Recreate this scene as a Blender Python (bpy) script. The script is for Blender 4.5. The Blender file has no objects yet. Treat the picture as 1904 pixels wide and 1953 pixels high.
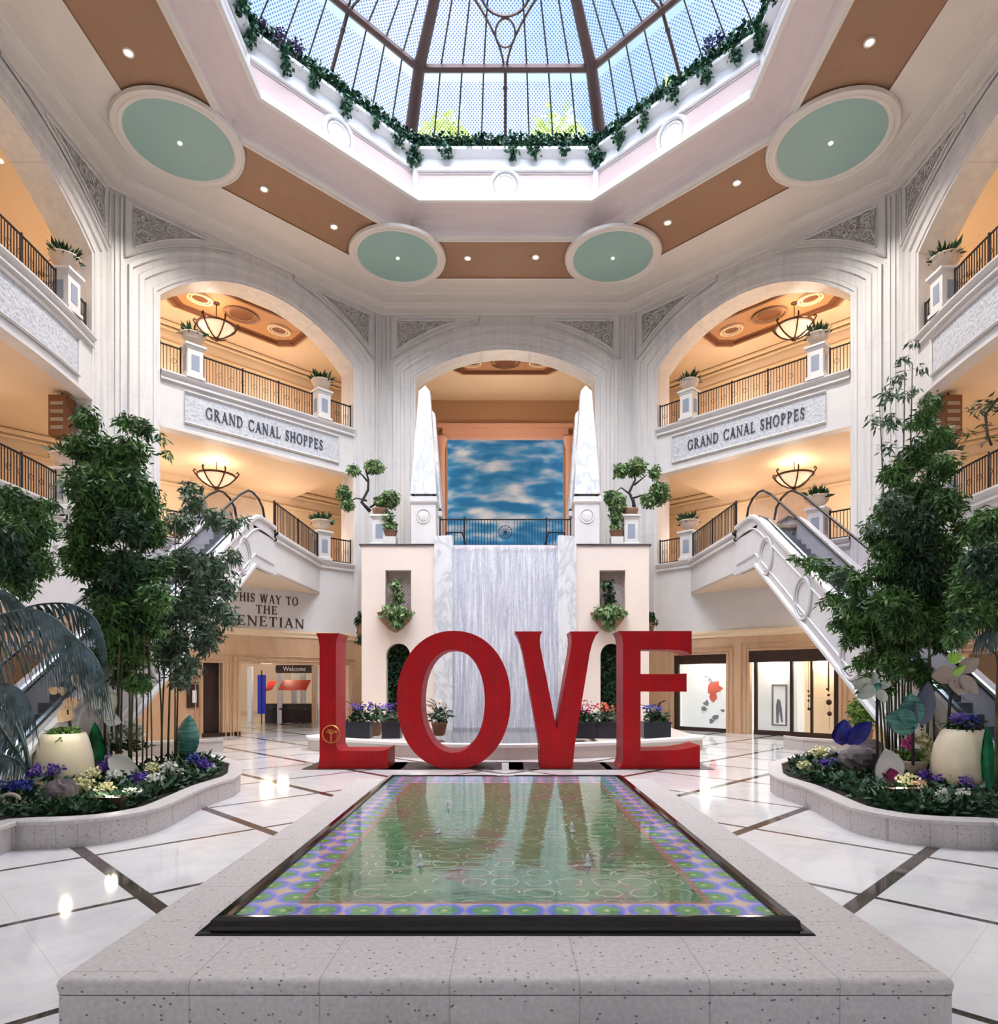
import bpy, bmesh, math, random
import numpy as np
from mathutils import Vector, Matrix
PI = math.pi
sc = bpy.context.scene
COL = sc.collection

# ------------------------------------------------------------------ camera
F, CX, CY, EZ = 1250.0, 964.0, 1298.0, 2.35
cam_d = bpy.data.cameras.new('camera'); cam = bpy.data.objects.new('camera', cam_d); COL.objects.link(cam)
cam.location = (0, 0, EZ); cam.rotation_euler = (PI/2, 0, 0)
cam_d.sensor_fit = 'HORIZONTAL'; cam_d.sensor_width = 36.0; cam_d.lens = 36.0*F/1904.0
cam_d.shift_x = -(CX-952.0)/1904.0
cam_d.shift_y = (CY-976.5)/1904.0
cam_d.clip_end = 500
sc.camera = cam
def at(px, py, Y): return Vector(((px-CX)/F*Y, Y, EZ+(CY-py)/F*Y))

# ------------------------------------------------------------------ look and light
sc.view_settings.view_transform = 'Standard'; sc.view_settings.look = 'None'
sc.view_settings.gamma = 1.0; sc.view_settings.use_curve_mapping = False
sc.view_settings.exposure = 0.22
sc.cycles.use_denoising = True
sc.cycles.max_bounces = 4; sc.cycles.diffuse_bounces = 3; sc.cycles.glossy_bounces = 2
sc.cycles.use_adaptive_sampling = True; sc.cycles.adaptive_threshold = .12; sc.cycles.adaptive_min_samples = 12
sc.cycles.transmission_bounces = 2; sc.cycles.transparent_max_bounces = 8
sc.cycles.caustics_reflective = False; sc.cycles.caustics_refractive = False
sc.cycles.sample_clamp_indirect = 4.0

w = bpy.data.worlds.new('sky'); sc.world = w; w.use_nodes = True
nt = w.node_tree; nt.nodes.clear()
o_ = nt.nodes.new('ShaderNodeOutputWorld'); bg = nt.nodes.new('ShaderNodeBackground')
tc = nt.nodes.new('ShaderNodeTexCoord'); nz = nt.nodes.new('ShaderNodeTexNoise'); cr = nt.nodes.new('ShaderNodeValToRGB')
nz.inputs['Scale'].default_value = 2.2; nz.inputs['Detail'].default_value = 5
cr.color_ramp.elements[0].position = 0.40; cr.color_ramp.elements[0].color = (0.24, 0.50, 0.88, 1)
cr.color_ramp.elements[1].position = 0.62; cr.color_ramp.elements[1].color = (0.80, 0.92, 1.0, 1)
wm = nt.nodes.new('ShaderNodeMix'); wm.data_type = 'RGBA'; wm.inputs[7].default_value = (.95, .97, 1.0, 1)
nt.links.new(tc.outputs['Generated'], nz.inputs['Vector']); nt.links.new(nz.outputs['Fac'], cr.inputs['Fac'])
 
# hazy sky: pale and moderate toward the north, much brighter around the high sun behind the camera
dt = nt.nodes.new('ShaderNodeVectorMath'); dt.operation = 'DOT_PRODUCT'; nt.links.new(tc.outputs['Generated'], dt.inputs[0]); dt.inputs[1].default_value = (.05, -.30, .95)
mr = nt.nodes.new('ShaderNodeMapRange'); mr.interpolation_type = 'SMOOTHSTEP'; mr.inputs[1].default_value = .50; mr.inputs[2].default_value = .96; mr.inputs[3].default_value = 1.15; mr.inputs[4].default_value = 14.0
nt.links.new(dt.outputs['Value'], mr.inputs[0])
m2 = nt.nodes.new('ShaderNodeMapRange'); m2.inputs[1].default_value = .5; m2.inputs[2].default_value = .9; nt.links.new(dt.outputs['Value'], m2.inputs[0]); nt.links.new(m2.outputs[0], wm.inputs[0]); nt.links.new(cr.outputs['Color'], wm.inputs[6]); nt.links.new(wm.outputs[2], bg.inputs['Color'])
nt.links.new(mr.outputs[0], bg.inputs['Strength'])
nt.links.new(bg.outputs['Background'], o_.inputs['Surface'])
w.cycles.sampling_method = 'AUTOMATIC'

def area(name, loc, rot, sx, sy, power, color=(1, 1, 1), portal=False):
    d = bpy.data.lights.new(name, 'AREA'); d.shape = 'RECTANGLE'; d.size = sx; d.size_y = sy
    d.energy = power; d.color = color
    o = bpy.data.objects.new(name, d); COL.objects.link(o); o.location = loc; o.rotation_euler = rot
    if portal: d.cycles.is_portal = True
    return o
def lamp(name, loc, power, color, r=.1, spot=None, rot=(0, 0, 0), blend=.6):
    d = bpy.data.lights.new(name, 'SPOT' if spot else 'POINT'); d.energy = power; d.color = color; d.shadow_soft_size = r
    if spot: d.spot_size = spot; d.spot_blend = blend
    o = bpy.data.objects.new(name, d); COL.objects.link(o); o.location = loc; o.rotation_euler = rot
    return o
# unseen fill panel added behind the camera, standing in for entrance daylight
area('entrance_fill', (0, -2.5, 6.5), (math.radians(97), 0, 0), 22, 12, 140, (1.0, 0.985, 0.97))
# sun finding a gap over the roof, through the glass dome
sun = bpy.data.lights.new('sun', 'SUN'); sun.energy = 0.0; sun.angle = .01
so = bpy.data.objects.new('sun', sun); COL.objects.link(so); so.rotation_euler = (math.radians(42), 0, math.radians(-20))

# ------------------------------------------------------------------ helpers
def lin(r, g=None, b=None):
    f = lambda v: (v/255/12.92) if v/255 <= .04045 else ((v/255+.055)/1.055)**2.4
    return (f(r), f(g), f(b), 1)
class NT:
    def __init__(s, m): s.t = m.node_tree; s.t.nodes.clear()
    def n(s, kind, **kw):
        nd = s.t.nodes.new('ShaderNode'+kind)
        for k, v in kw.items(): setattr(nd, k, v)
        return nd
    def set(s, sock, v):
        if isinstance(v, bpy.types.NodeSocket): s.t.links.new(v, sock)
        elif v is not None: sock.default_value = v
    def m(s, op, a, b=None, c=None):
        nd = s.n('Math', operation=op)
        for i, v in enumerate((a, b, c)):
            if v is not None: s.set(nd.inputs[i], v)
        return nd.outputs[0]
    def mix(s, f, a, b):
        nd = s.n('Mix', data_type='RGBA'); s.set(nd.inputs[0], f); s.set(nd.inputs[6], a); s.set(nd.inputs[7], b); return nd.outputs[2]
    def pos(s):
        g = s.n('NewGeometry'); x = s.n('SeparateXYZ'); s.t.links.new(g.outputs['Position'], x.inputs[0]); return x.outputs[0], x.outputs[1], x.outputs[2]
    def posv(s): return s.n('NewGeometry').outputs['Position']
    def mapv(s, v, scale=(1, 1, 1)):
        mp = s.n('Mapping'); s.t.links.new(v, mp.inputs[0]); mp.inputs['Scale'].default_value = scale; return mp.outputs[0]
    def noise(s, v, scale, detail=3, rough=.5, dist=0):
        nd = s.n('TexNoise'); s.t.links.new(v, nd.inputs['Vector']); nd.inputs['Scale'].default_value = scale
        nd.inputs['Detail'].default_value = detail; nd.inputs['Roughness'].default_value = rough; nd.inputs['Distortion'].default_value = dist
        return nd.outputs['Fac']
    def ramp(s, f, stops):
        nd = s.n('ValToRGB'); s.set(nd.inputs[0], f); e = nd.color_ramp.elements
        while len(e) < len(stops): e.new(.5)
        for k, (p, c) in enumerate(stops): e[k].position = p; e[k].color = c
        return nd.outputs[0]
    def bump(s, h, strength=.3, dist=.02):
        nd = s.n('Bump'); s.set(nd.inputs['Height'], h); nd.inputs['Strength'].default_value = strength; nd.inputs['Distance'].default_value = dist
        return nd.outputs[0]
    def bsdf(s, col, rough=.5, metal=0, normal=None, emit=None, estr=0, spec=.5, coat=0, alpha=None):
        b = s.n('BsdfPrincipled'); s.set(b.inputs['Base Color'], col); s.set(b.inputs['Roughness'], rough); s.set(b.inputs['Metallic'], metal)
        b.inputs['Specular IOR Level'].default_value = spec; b.inputs['Coat Weight'].default_value = coat
        if normal is not None: s.t.links.new(normal, b.inputs['Normal'])
        if emit is not None: s.set(b.inputs['Emission Color'], emit); s.set(b.inputs['Emission Strength'], estr)
        if alpha is not None: s.set(b.inputs['Alpha'], alpha)
        return b.outputs[0]
    def out(s, sh):
        o = s.n('OutputMaterial'); s.t.links.new(sh, o.inputs[0])
MAT = {}
def newmat(name):
    m = bpy.data.materials.new(name); m.use_nodes = True; MAT[name] = m; return m, NT(m)
def plain(name, col, rough=.5, metal=0, col2=None, scale=2, stretch=(1, 1, 1), bump=0, bscale=20, emit=0, spec=.5, dist=0, lo=.35, hi=.65, coat=0):
    m, t = newmat(name); v = t.mapv(t.posv(), stretch)
    c = col
    if col2 is not None: c = t.ramp(t.noise(v, scale, 5, .6, dist), [(lo, col), (hi, col2)])
    nrm = t.bump(t.noise(v, bscale, 3), bump, .03) if bump else None
    t.out(t.bsdf(c, rough, metal, nrm, col if emit else None, emit, spec, coat)); return m

def mw(o):
    M = o.matrix_basis.copy()
    while o.parent: o = o.parent; M = o.matrix_basis @ M
    return M
class MB:
    """collects shapes in a local frame fr(x,y,z) and links them as one mesh"""
    def __init__(s, fr=None): s.v = []; s.f = []; s.uv = None; s.fr = fr
    def add(s, vs, fs):
        b = len(s.v)
        if s.fr: vs = [s.fr(*p) for p in vs]
        s.v.extend([tuple(p) for p in vs]); s.f.extend([tuple(i+b for i in f) for f in fs]); return s
    def box(s, x0, x1, y0, y1, z0, z1):
        return s.add([(x0, y0, z0), (x1, y0, z0), (x1, y1, z0), (x0, y1, z0), (x0, y0, z1), (x1, y0, z1), (x1, y1, z1), (x0, y1, z1)],
                     [(0, 3, 2, 1), (4, 5, 6, 7), (0, 1, 5, 4), (1, 2, 6, 5), (2, 3, 7, 6), (3, 0, 4, 7)])
    def grid(s, rows, closed_u=False, closed_v=False):
        nr, nc = len(rows), len(rows[0]); fs = []
        for i in range(nr if closed_v else nr-1):
            for j in range(nc if closed_u else nc-1):
                a, b = i*nc+j, i*nc+(j+1) % nc; c, d = ((i+1) % nr)*nc+(j+1) % nc, ((i+1) % nr)*nc+j
                fs.append((a, b, c, d))
        return s.add([p for r in rows for p in r], fs)
    def prism(s, pts, a, b, axis='z'):
        n = len(pts)
        g = {'z': lambda p, t: (p[0], p[1], t), 'y': lambda p, t: (p[0], t, p[1]), 'x': lambda p, t: (t, p[0], p[1])}[axis]
        vs = [g(p, a) for p in pts]+[g(p, b) for p in pts]
        return s.add(vs, [tuple(range(n))[::-1], tuple(range(n, 2*n))]+[(i, (i+1) % n, n+(i+1) % n, n+i) for i in range(n)])
    def lathe(s, prof, c=(0, 0, 0), n=20, sx=1, sy=1):
        rows = [[(c[0]+r*sx*math.cos(2*PI*k/n), c[1]+r*sy*math.sin(2*PI*k/n), c[2]+z) for k in range(n)] for r, z in prof]
        s.grid(rows, closed_u=True)
        b = len(s.v)
        s.f.append(tuple(range(b-n, b))); s.f.append(tuple(range(b-n*len(prof), b-n*(len(prof)-1)))[::-1]); return s
    def tube(s, pts, r, n=6, closed=False):
        pts = [Vector(p) for p in pts]; rows = []
        rr = r if hasattr(r, '__len__') else [r]*len(pts)
        N = len(pts); ref = None
        for i, p in enumerate(pts):
            if closed: d = pts[(i+1) % N]-pts[i-1]
            else: d = pts[min(i+1, N-1)]-pts[max(i-1, 0)]
            if d.length < 1e-9: d = Vector((0, 0, 1))
            d.normalize()
            if ref is None: ref = Vector((0, 0, 1)) if abs(d.z) < .9 else Vector((1, 0, 0))
            a = ref-d*ref.dot(d)
            if a.length < 1e-6: a = d.orthogonal()
            a.normalize(); ref = a; b = d.cross(a)
            rows.append([tuple(p+(a*math.cos(2*PI*k/n)+b*math.sin(2*PI*k/n))*rr[i]) for k in range(n)])
        s.grid(rows, closed_u=True, closed_v=closed)
        if not closed:
            b0 = len(s.v); s.f.append(tuple(range(b0-n, b0))); s.f.append(tuple(range(b0-n*N, b0-n*(N-1)))[::-1])
        return s
    def ball(s, c, r, n=10, m=7, sq=(1, 1, 1), jit=0, rnd=None):
        rows = []
        for i in range(m+1):
            th = PI*i/m; row = []
            for k in range(n):
                q = 1+(rnd.uniform(-jit, jit) if rnd and 0 < i < m else 0)
                row.append((c[0]+r*sq[0]*q*math.sin(th)*math.cos(2*PI*k/n), c[1]+r*sq[1]*q*math.sin(th)*math.sin(2*PI*k/n), c[2]+r*sq[2]*q*math.cos(th)))
            rows.append(row)
        return s.grid(rows, closed_u=True)
    def build(s, name, mat=None, parent=None, smooth=False, kind=None, recalc=True):
        me = bpy.data.meshes.new(name)
        inv = mw(parent).inverted() if parent else None
        org = Vector((0, 0, 0))
        if parent is None and s.v:
            a = np.array(s.v); org = Vector(((a[:, 0].min()+a[:, 0].max())/2, (a[:, 1].min()+a[:, 1].max())/2, a[:, 2].min()))
            vs = [tuple(Vector(p)-org) for p in s.v]
        else: vs = [tuple(inv @ Vector(p)) for p in s.v] if inv else s.v
        me.from_pydata(vs, [], s.f)
        if recalc:
            bm = bmesh.new(); bm.from_mesh(me); bmesh.ops.recalc_face_normals(bm, faces=bm.faces); bm.to_mesh(me); bm.free()
        if mat is not None: me.materials.append(mat)
        if smooth:
            me.polygons.foreach_set('use_smooth', [True]*len(me.polygons))
        me.update()
        o = bpy.data.objects.new(name, me); COL.objects.link(o); o.location = org
        if parent: o.parent = parent; o.location = (0, 0, 0)
        if kind: o['kind'] = kind
        return o
def thing(name, loc, label, cat, group=None, rz=0, kind=None):
    o = bpy.data.objects.new(name, None); COL.objects.link(o); o.location = loc; o.rotation_euler = (0, 0, rz); o.empty_display_size = .2
    o['label'] = label; o['category'] = cat
    if group: o['group'] = group
    if kind: o['kind'] = kind
    return o
def tag(o, label, cat, group=None, kind=None):
    o['label'] = label; o['category'] = cat
    if group: o['group'] = group
    if kind: o['kind'] = kind
    return o
def struct(o): o['kind'] = 'structure'; return o
def leafmesh(name, mat, parent, C, size, seed=0, droop=.3, aspect=.28, up=None):
    """C: (n,3) leaf base points; one rhombic leaf each"""
    rs = np.random.RandomState(seed); n = len(C); C = np.asarray(C, float)
    th = rs.uniform(0, 2*PI, n); ph = rs.uniform(-.9, .5, n)-droop
    if up is not None: ph = rs.uniform(up[0], up[1], n)
    d = np.stack([np.cos(th)*np.cos(ph), np.sin(th)*np.cos(ph), np.sin(ph)], 1)
    q = rs.normal(size=(n, 3)); sd = np.cross(d, q); sd /= np.linalg.norm(sd, axis=1)[:, None]+1e-9
    L = (size*rs.uniform(.6, 1.3, n))[:, None]; W = L*aspect
    V = np.empty((n, 4, 3)); V[:, 0] = C; V[:, 1] = C+d*L*.45+sd*W*.5; V[:, 2] = C+d*L; V[:, 3] = C+d*L*.45-sd*W*.5
    V = V.reshape(-1, 3)
    if parent is not None:
        M = np.array(mw(parent).inverted()); V = V@M[:3, :3].T+M[:3, 3]
    me = bpy.data.meshes.new(name); me.vertices.add(4*n); me.vertices.foreach_set('co', V.ravel())
    me.loops.add(4*n); me.loops.foreach_set('vertex_index', np.arange(4*n, dtype=np.int32))
    me.polygons.add(n); me.polygons.foreach_set('loop_start', np.arange(0, 4*n, 4, dtype=np.int32))
    me.polygons.foreach_set('loop_total', np.full(n, 4, dtype=np.int32))
    me.update(calc_edges=True); me.materials.append(mat)
    o = bpy.data.objects.new(name, me); COL.objects.link(o)
    if parent is not None: o.parent = parent
    return o
def blob_points(blobs, dens, seed, shell=.35):
    rs = np.random.RandomState(seed); out = []
    for (c, r) in blobs:
        r = np.array(r if hasattr(r, '__len__') else (r, r, r), float)
        n = max(12, int(dens*r[0]*r[1]*r[2]*4.19))
        p = rs.normal(size=(n, 3)); p /= np.linalg.norm(p, axis=1)[:, None]
        p *= (rs.uniform(shell, 1, n)**.6)[:, None]
        # clumpy: keep points close to a few sub-centres
        k = max(4, int(6+r.mean()*8)); sub = rs.normal(size=(k, 3)); sub /= np.linalg.norm(sub, axis=1)[:, None]; sub *= rs.uniform(.2, .95, (k, 1))
        idx = rs.randint(0, k, n); p = p*.72+sub[idx]*.48
        out.append(p*r+np.array(c))
    return np.concatenate(out)

# ------------------------------------------------------------------ materials
plain('wall_white', lin(228, 225, 222), .45, col2=lin(218, 216, 216), scale=.7, bump=.05, bscale=6)
m, t = newmat('pier_marble')
v = t.mapv(t.posv(), (1.2, 1.2, .16)); n1 = t.noise(v, 2.2, 6, .6, .8)
x, y, z = t.pos(); jz = t.m('LESS_THAN', t.m('PINGPONG', z, .95), .012)
c = t.ramp(n1, [(.25, lin(206, 207, 212)), (.5, lin(224, 221, 219)), (.7, lin(232, 229, 226))])
c = t.mix(t.m('MULTIPLY', jz, .15), c, lin(120, 115, 110))
t.out(t.bsdf(c, .35, 0, t.bump(n1, .1, .02)))
plain('plaster_cream', lin(232, 226, 220), .6, col2=lin(227, 221, 214), scale=.5)
plain('plaster_brown', lin(156, 120, 94), .55)
plain('plaster_teal', lin(150, 184, 180), .55)
plain('plaster_pink', lin(214, 188, 182), .6); plain('cove_white', lin(232, 218, 216), .6)
plain('trim_white', lin(238, 236, 234), .4)
plain('block_cream', lin(240, 224, 210), .6, col2=lin(234, 219, 210), scale=.4)
plain('warm_plaster', lin(238, 217, 190), .6, col2=lin(235, 212, 182), scale=.5)
plain('warm_brown', lin(120, 72, 40), .5)
plain('tan_stone', lin(210, 176, 142), .3, col2=lin(198, 160, 124), scale=1.2, stretch=(1, 1, .3), dist=1)
plain('dark_wood', lin(44, 24, 16), .4)
plain('iron', lin(48, 44, 46), .4, .6)
plain('bronze', lin(84, 54, 36), .4, .6)
plain('steel', lin(150, 160, 166), .25, .9)
plain('black_rubber', lin(26, 26, 28), .4)
plain('dark_gray', lin(66, 62, 66), .4); plain('step_gray', lin(112, 116, 126), .35)
plain('lettering', lin(70, 72, 84), .5)
plain('lettering_dark', lin(74, 62, 50), .5)
plain('terracotta', lin(150, 112, 92), .8)
plain('urn_stone', lin(214, 196, 180), .6)
plain('soil', lin(46, 36, 28), .95, col2=lin(30, 36, 22), scale=6, bump=.5)
plain('rock', lin(128, 116, 122), .8, col2=lin(86, 80, 80), scale=5, bump=.8, bscale=6)
plain('culm', lin(84, 92, 50), .5, col2=lin(60, 48, 34), scale=4)
plain('dark_stem', lin(40, 34, 36), .6)
for nm, a, b in (('leaf_bamboo', (96, 140, 66), (42, 78, 40)), ('leaf_gray', (120, 144, 116), (58, 84, 64)), ('leaf_dark', (40, 84, 46), (20, 48, 28)),
                 ('leaf_ivy', (44, 98, 56), (16, 54, 40)), ('leaf_pale', (132, 160, 98), (74, 108, 66)), ('leaf_palm', (96, 120, 130), (44, 66, 58)), ('leaf_light', (120, 160, 70), (60, 100, 40))):
    plain(nm, lin(*a), .5, col2=lin(*b), scale=3.5, lo=.38, hi=.62)
for nm, a, b in (('petal_white', (240, 240, 232), (214, 218, 206)), ('petal_purple', (122, 84, 190), (86, 60, 160)), ('petal_blue', (70, 84, 190), (52, 66, 150)),
                 ('petal_pink', (214, 96, 150), (200, 60, 140)), ('petal_cream', (246, 240, 196), (226, 220, 160)), ('petal_peach', (232, 200, 170), (214, 170, 140)), ('petal_orange', (240, 130, 90), (220, 90, 70))):
    plain(nm, lin(*a), .6, col2=lin(*b), scale=12)
plain('egg_cream', lin(236, 222, 196), .35, col2=lin(226, 208, 180), scale=1)
plain('egg_white', lin(240, 238, 244), .3)
plain('sculpt_green', lin(24, 150, 96), .25, col2=lin(10, 70, 46), scale=3)
plain('sculpt_teal', lin(120, 190, 176), .35, col2=lin(60, 112, 112), scale=3, stretch=(1, 1, 6))
plain('sculpt_blue', lin(48, 62, 190), .2, col2=lin(20, 24, 120), scale=3)
plain('sculpt_lime', lin(190, 230, 110), .4)
plain('shop_white_glow', lin(240, 236, 230), .6, emit=.35)  # self-glow in this and the peach wall colour stands in for shop lighting
plain('shop_peach_glow', lin(238, 206, 170), .6, emit=.25)
plain('awning_red', lin(214, 40, 20), .5)
plain('banner_blue', lin(26, 30, 190), .5)
plain('poster_red', lin(240, 110, 90), .6)
plain('poster_gray', lin(140, 140, 146), .6)
plain('mirror_frame', lin(160, 146, 136), .4)
plain('gold', lin(214, 150, 70), .3, .7)
m, t = newmat('lamp_glow'); t.out(t.bsdf(lin(255, 236, 214), .4, 0, None, lin(255, 226, 196), 2.2))
m, t = newmat('lamp_bowl'); t.out(t.bsdf(lin(240, 222, 200), .4, 0, None, lin(255, 222, 186), .55))

# floor
m, t = newmat('floor_marble')
x, y, z = t.pos(); ax = t.m('ABSOLUTE', x); u = t.m('SUBTRACT', y, ax); vv = t.m('ADD', y, ax)
wide = t.m('LESS_THAN', t.m('PINGPONG', t.m('SUBTRACT', u, 3.2), 1.66), .115)
thin = t.m('LESS_THAN', t.m('PINGPONG', t.m('SUBTRACT', vv, 11.1), 1.62), .062)
gr = t.m('LESS_THAN', t.m('MINIMUM', t.m('PINGPONG', u, .83), t.m('PINGPONG', vv, .81)), .006)
P = t.posv(); veins = t.noise(P, .9, 6, .65, 1.2)
c = t.ramp(veins, [(.3, lin(214, 212, 214)), (.55, lin(232, 229, 228)), (.75, lin(226, 221, 218))])
dk = t.ramp(t.noise(P, 5, 5, .7), [(.35, lin(52, 44, 42)), (.65, lin(104, 92, 86))])
c = t.mix(t.m('MULTIPLY', gr, .25), c, lin(150, 140, 132))
c = t.mix(t.m('MAXIMUM', wide, thin), c, dk)
t.out(t.bsdf(c, .07, 0, None, None, 0, .62))
# speckled stone of kerbs and fountain surround
for nm, a, b, zz in (('speckled_stone', (206, 198, 196), (186, 178, 176), .8), ('speckled_side', (206, 198, 196), (186, 178, 176), .8)):
    m, t = newmat(nm); P = t.posv()
    c = t.ramp(t.noise(P, 26, 4, .7), [(.35, lin(*b)), (.65, lin(*a))])
    vo = t.n('TexVoronoi'); t.t.links.new(t.mapv(P, (1, 1, 1.3)), vo.inputs['Vector']); vo.inputs['Scale'].default_value = 17
    sp = t.m('LESS_THAN', vo.outputs['Distance'], .17)
    sep = t.n('SeparateColor'); t.t.links.new(vo.outputs['Color'], sep.inputs[0])
    sp = t.m('MULTIPLY', sp, t.m('LESS_THAN', sep.outputs[0], .62))
    c = t.mix(t.m('MULTIPLY', sp, .75), c, lin(72, 60, 58))
    x, y, z = t.pos()
    if nm == 'speckled_stone': j = t.m('MINIMUM', t.m('PINGPONG', t.m('SUBTRACT', x, -.36), .42), 9.)
    else: j = t.m('PINGPONG', t.m('ADD', x, t.m('MULTIPLY', y, .35)), .14)
    j2 = t.m('PINGPONG', t.m('SUBTRACT', y, 4.35), .45) if nm == 'speckled_stone' else None
    jm = t.m('LESS_THAN', j, .005)
    if j2 is not None:
        inX = t.m('LESS_THAN', t.m('ABSOLUTE', x), 2.3); jm = t.m('MULTIPLY', jm, inX)
        jm = t.m('MAXIMUM', jm, t.m('MULTIPLY', t.m('LESS_THAN', j2, .005), t.m('SUBTRACT', 1., inX)))
    c = t.mix(t.m('MULTIPLY', jm, .4), c, lin(110, 96, 90))
    t.out(t.bsdf(c, .55, 0, t.bump(t.noise(P, 60, 3), .15, .01)))
plain('black_granite', lin(14, 11, 12), .08, col2=lin(26, 22, 22), scale=30, spec=.5)
# mosaic under the fountain water
m, t = newmat('mosaic'); x, y, z = t.pos(); P = t.posv()
PX = .325
cx_ = t.m('PINGPONG', t.m('SUBTRACT', x, PX/2), PX/2); cy_ = t.m('PINGPONG', t.m('SUBTRACT', y, 5.26), PX/2)
r = t.m('SQRT', t.m('ADD', t.m('POWER', cx_, 2.), t.m('POWER', cy_, 2.)))
ang = t.noise(P, 40, 2)
medal = t.ramp(t.m('ADD', t.m('MULTIPLY', r, 5.2), t.m('MULTIPLY', t.m('SUBTRACT', ang, .5), .25)),
    [(0, lin(225, 220, 140)), (.12, lin(140, 180, 80)), (.2, lin(64, 140, 64)), (.5, lin(80, 150, 84)), (.62, lin(84, 96, 215)), (.78, lin(120, 120, 235)), (.86, lin(190, 160, 160)), (1., lin(206, 176, 150))])
v2 = t.mapv(P, (1, 1, 1)); g1 = t.noise(v2, 1.2, 3, .6, 1.5)
c1 = t.m('PINGPONG', x, .15); c2 = t.m('PINGPONG', y, .15)
rr = t.m('SQRT', t.m('ADD', t.m('POWER', t.m('ADD', c1, t.m('MULTIPLY', t.m('SUBTRACT', g1, .5), .25)), 2.), t.m('POWER', c2, 2.)))
line = t.m('LESS_THAN', t.m('ABSOLUTE', t.m('SUBTRACT', rr, .11)), .006)
line = t.m('MULTIPLY', line, t.m('GREATER_THAN', t.noise(P, 3.2, 2), .47))
fld = t.ramp(t.noise(t.mapv(P, (1, 1, 1)), 1.6, 5, .7, 1), [(.35, lin(36, 92, 52)), (.50, lin(62, 122, 74)), (.58, lin(78, 100, 74)), (.68, lin(116, 84, 78))])
fld = t.mix(t.m('MULTIPLY', line, .75), fld, lin(196, 196, 170))
inner = t.m('MULTIPLY', t.m('LESS_THAN', t.m('ABSOLUTE', x), 1.66), t.m('MULTIPLY', t.m('GREATER_THAN', y, 5.47), t.m('LESS_THAN', y, 11.75)))
edge = t.m('SUBTRACT', t.m('MULTIPLY', t.m('LESS_THAN', t.m('ABSOLUTE', x), 1.72), t.m('MULTIPLY', t.m('GREATER_THAN', y, 5.42), t.m('LESS_THAN', y, 11.82))), inner)
c = t.mix(inner, medal, fld); c = t.mix(edge, c, lin(150, 100, 84))
t.out(t.bsdf(c, .5))
def water_mat(name, tint, bscale, bstr, rough=.02, ior=1.45, stretch=(1, 1, 1)):
    m, t = newmat(name); tr = t.n('BsdfTransparent'); tr.inputs[0].default_value = tint
    gl = t.n('BsdfGlossy'); gl.inputs['Roughness'].default_value = rough; gl.inputs[0].default_value = (1, 1, 1, 1)
    fr = t.n('Fresnel'); fr.inputs[0].default_value = ior
    if bstr:
        b = t.bump(t.noise(t.mapv(t.posv(), stretch), bscale, 3, .5), bstr, .02); t.t.links.new(b, gl.inputs['Normal']); t.t.links.new(b, fr.inputs['Normal'])
    bf = t.m('MULTIPLY', fr.outputs[0], t.m('SUBTRACT', 1., t.n('NewGeometry').outputs['Backfacing']))
    mx = t.n('MixShader'); t.t.links.new(bf, mx.inputs[0]); t.t.links.new(tr.outputs[0], mx.inputs[1]); t.t.links.new(gl.outputs[0], mx.inputs[2])
    t.out(mx.outputs[0]); return m
water_mat('water', (.96, .98, .97, 1), 5, .12, ior=1.42, stretch=(.6, 1.6, 1))
water_mat('clear_glass', (.93, .96, .97, 1), 1, 0)
water_mat('tinted_glass', (.86, .86, .90, 1), 1, 0, ior=1.2)
# falling water
m, t = newmat('waterfall'); v = t.mapv(t.posv(), (1, 1, .05)); n1 = t.noise(v, 9, 6, .75); n2 = t.noise(t.mapv(t.posv(), (1, 1, .25)), 30, 3, .6)
h = t.m('ADD', t.m('MULTIPLY', n1, .75), t.m('MULTIPLY', n2, .25))
c = t.ramp(h, [(.3, lin(150, 152, 168)), (.5, lin(206, 208, 220)), (.62, lin(244, 246, 250))])
x, y, z = t.pos(); st = t.m('MULTIPLY', t.m('GREATER_THAN', t.m('ADD', z, t.m('MULTIPLY', n2, .9)), 8.45), .6)
c = t.mix(st, c, lin(128, 112, 110))
t.out(t.bsdf(c, .3, 0, t.bump(h, .5, .05)))
m, t = newmat('vein_marble'); n1 = t.noise(t.mapv(t.posv(), (1, 1, .6)), 1.1, 5, .55, 1.2)
c = t.ramp(n1, [(.35, lin(232, 233, 236)), (.45, lin(226, 228, 232)), (.5, lin(196, 201, 210)), (.55, lin(226, 228, 232)), (.7, lin(234, 235, 238))])
t.out(t.bsdf(c, .25))
m, t = newmat('carved'); n1 = t.noise(t.posv(), 5.5, 2, .5, 1.6); n2 = t.noise(t.posv(), 12, 4, .6)
h = t.m('ADD', t.ramp(n1, [(.42, (0, 0, 0, 1)), (.5, (1, 1, 1, 1)), (.58, (0, 0, 0, 1))]), t.m('MULTIPLY', n2, .4))
t.out(t.bsdf(t.ramp(n2, [(.3, lin(196, 192, 190)), (.7, lin(222, 218, 216))]), .6, 0, t.bump(h, .9, .08)))
# pierced lattice behind the sign letters
m, t = newmat('sign_lattice'); vo = t.n('TexVoronoi'); t.t.links.new(t.posv(), vo.inputs['Vector']); vo.inputs['Scale'].default_value = 9
h = vo.outputs['Distance']
t.out(t.bsdf(t.ramp(h, [(.15, lin(176, 180, 190)), (.5, lin(204, 206, 212))]), .6, 0, t.bump(h, .6, .03)))
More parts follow.
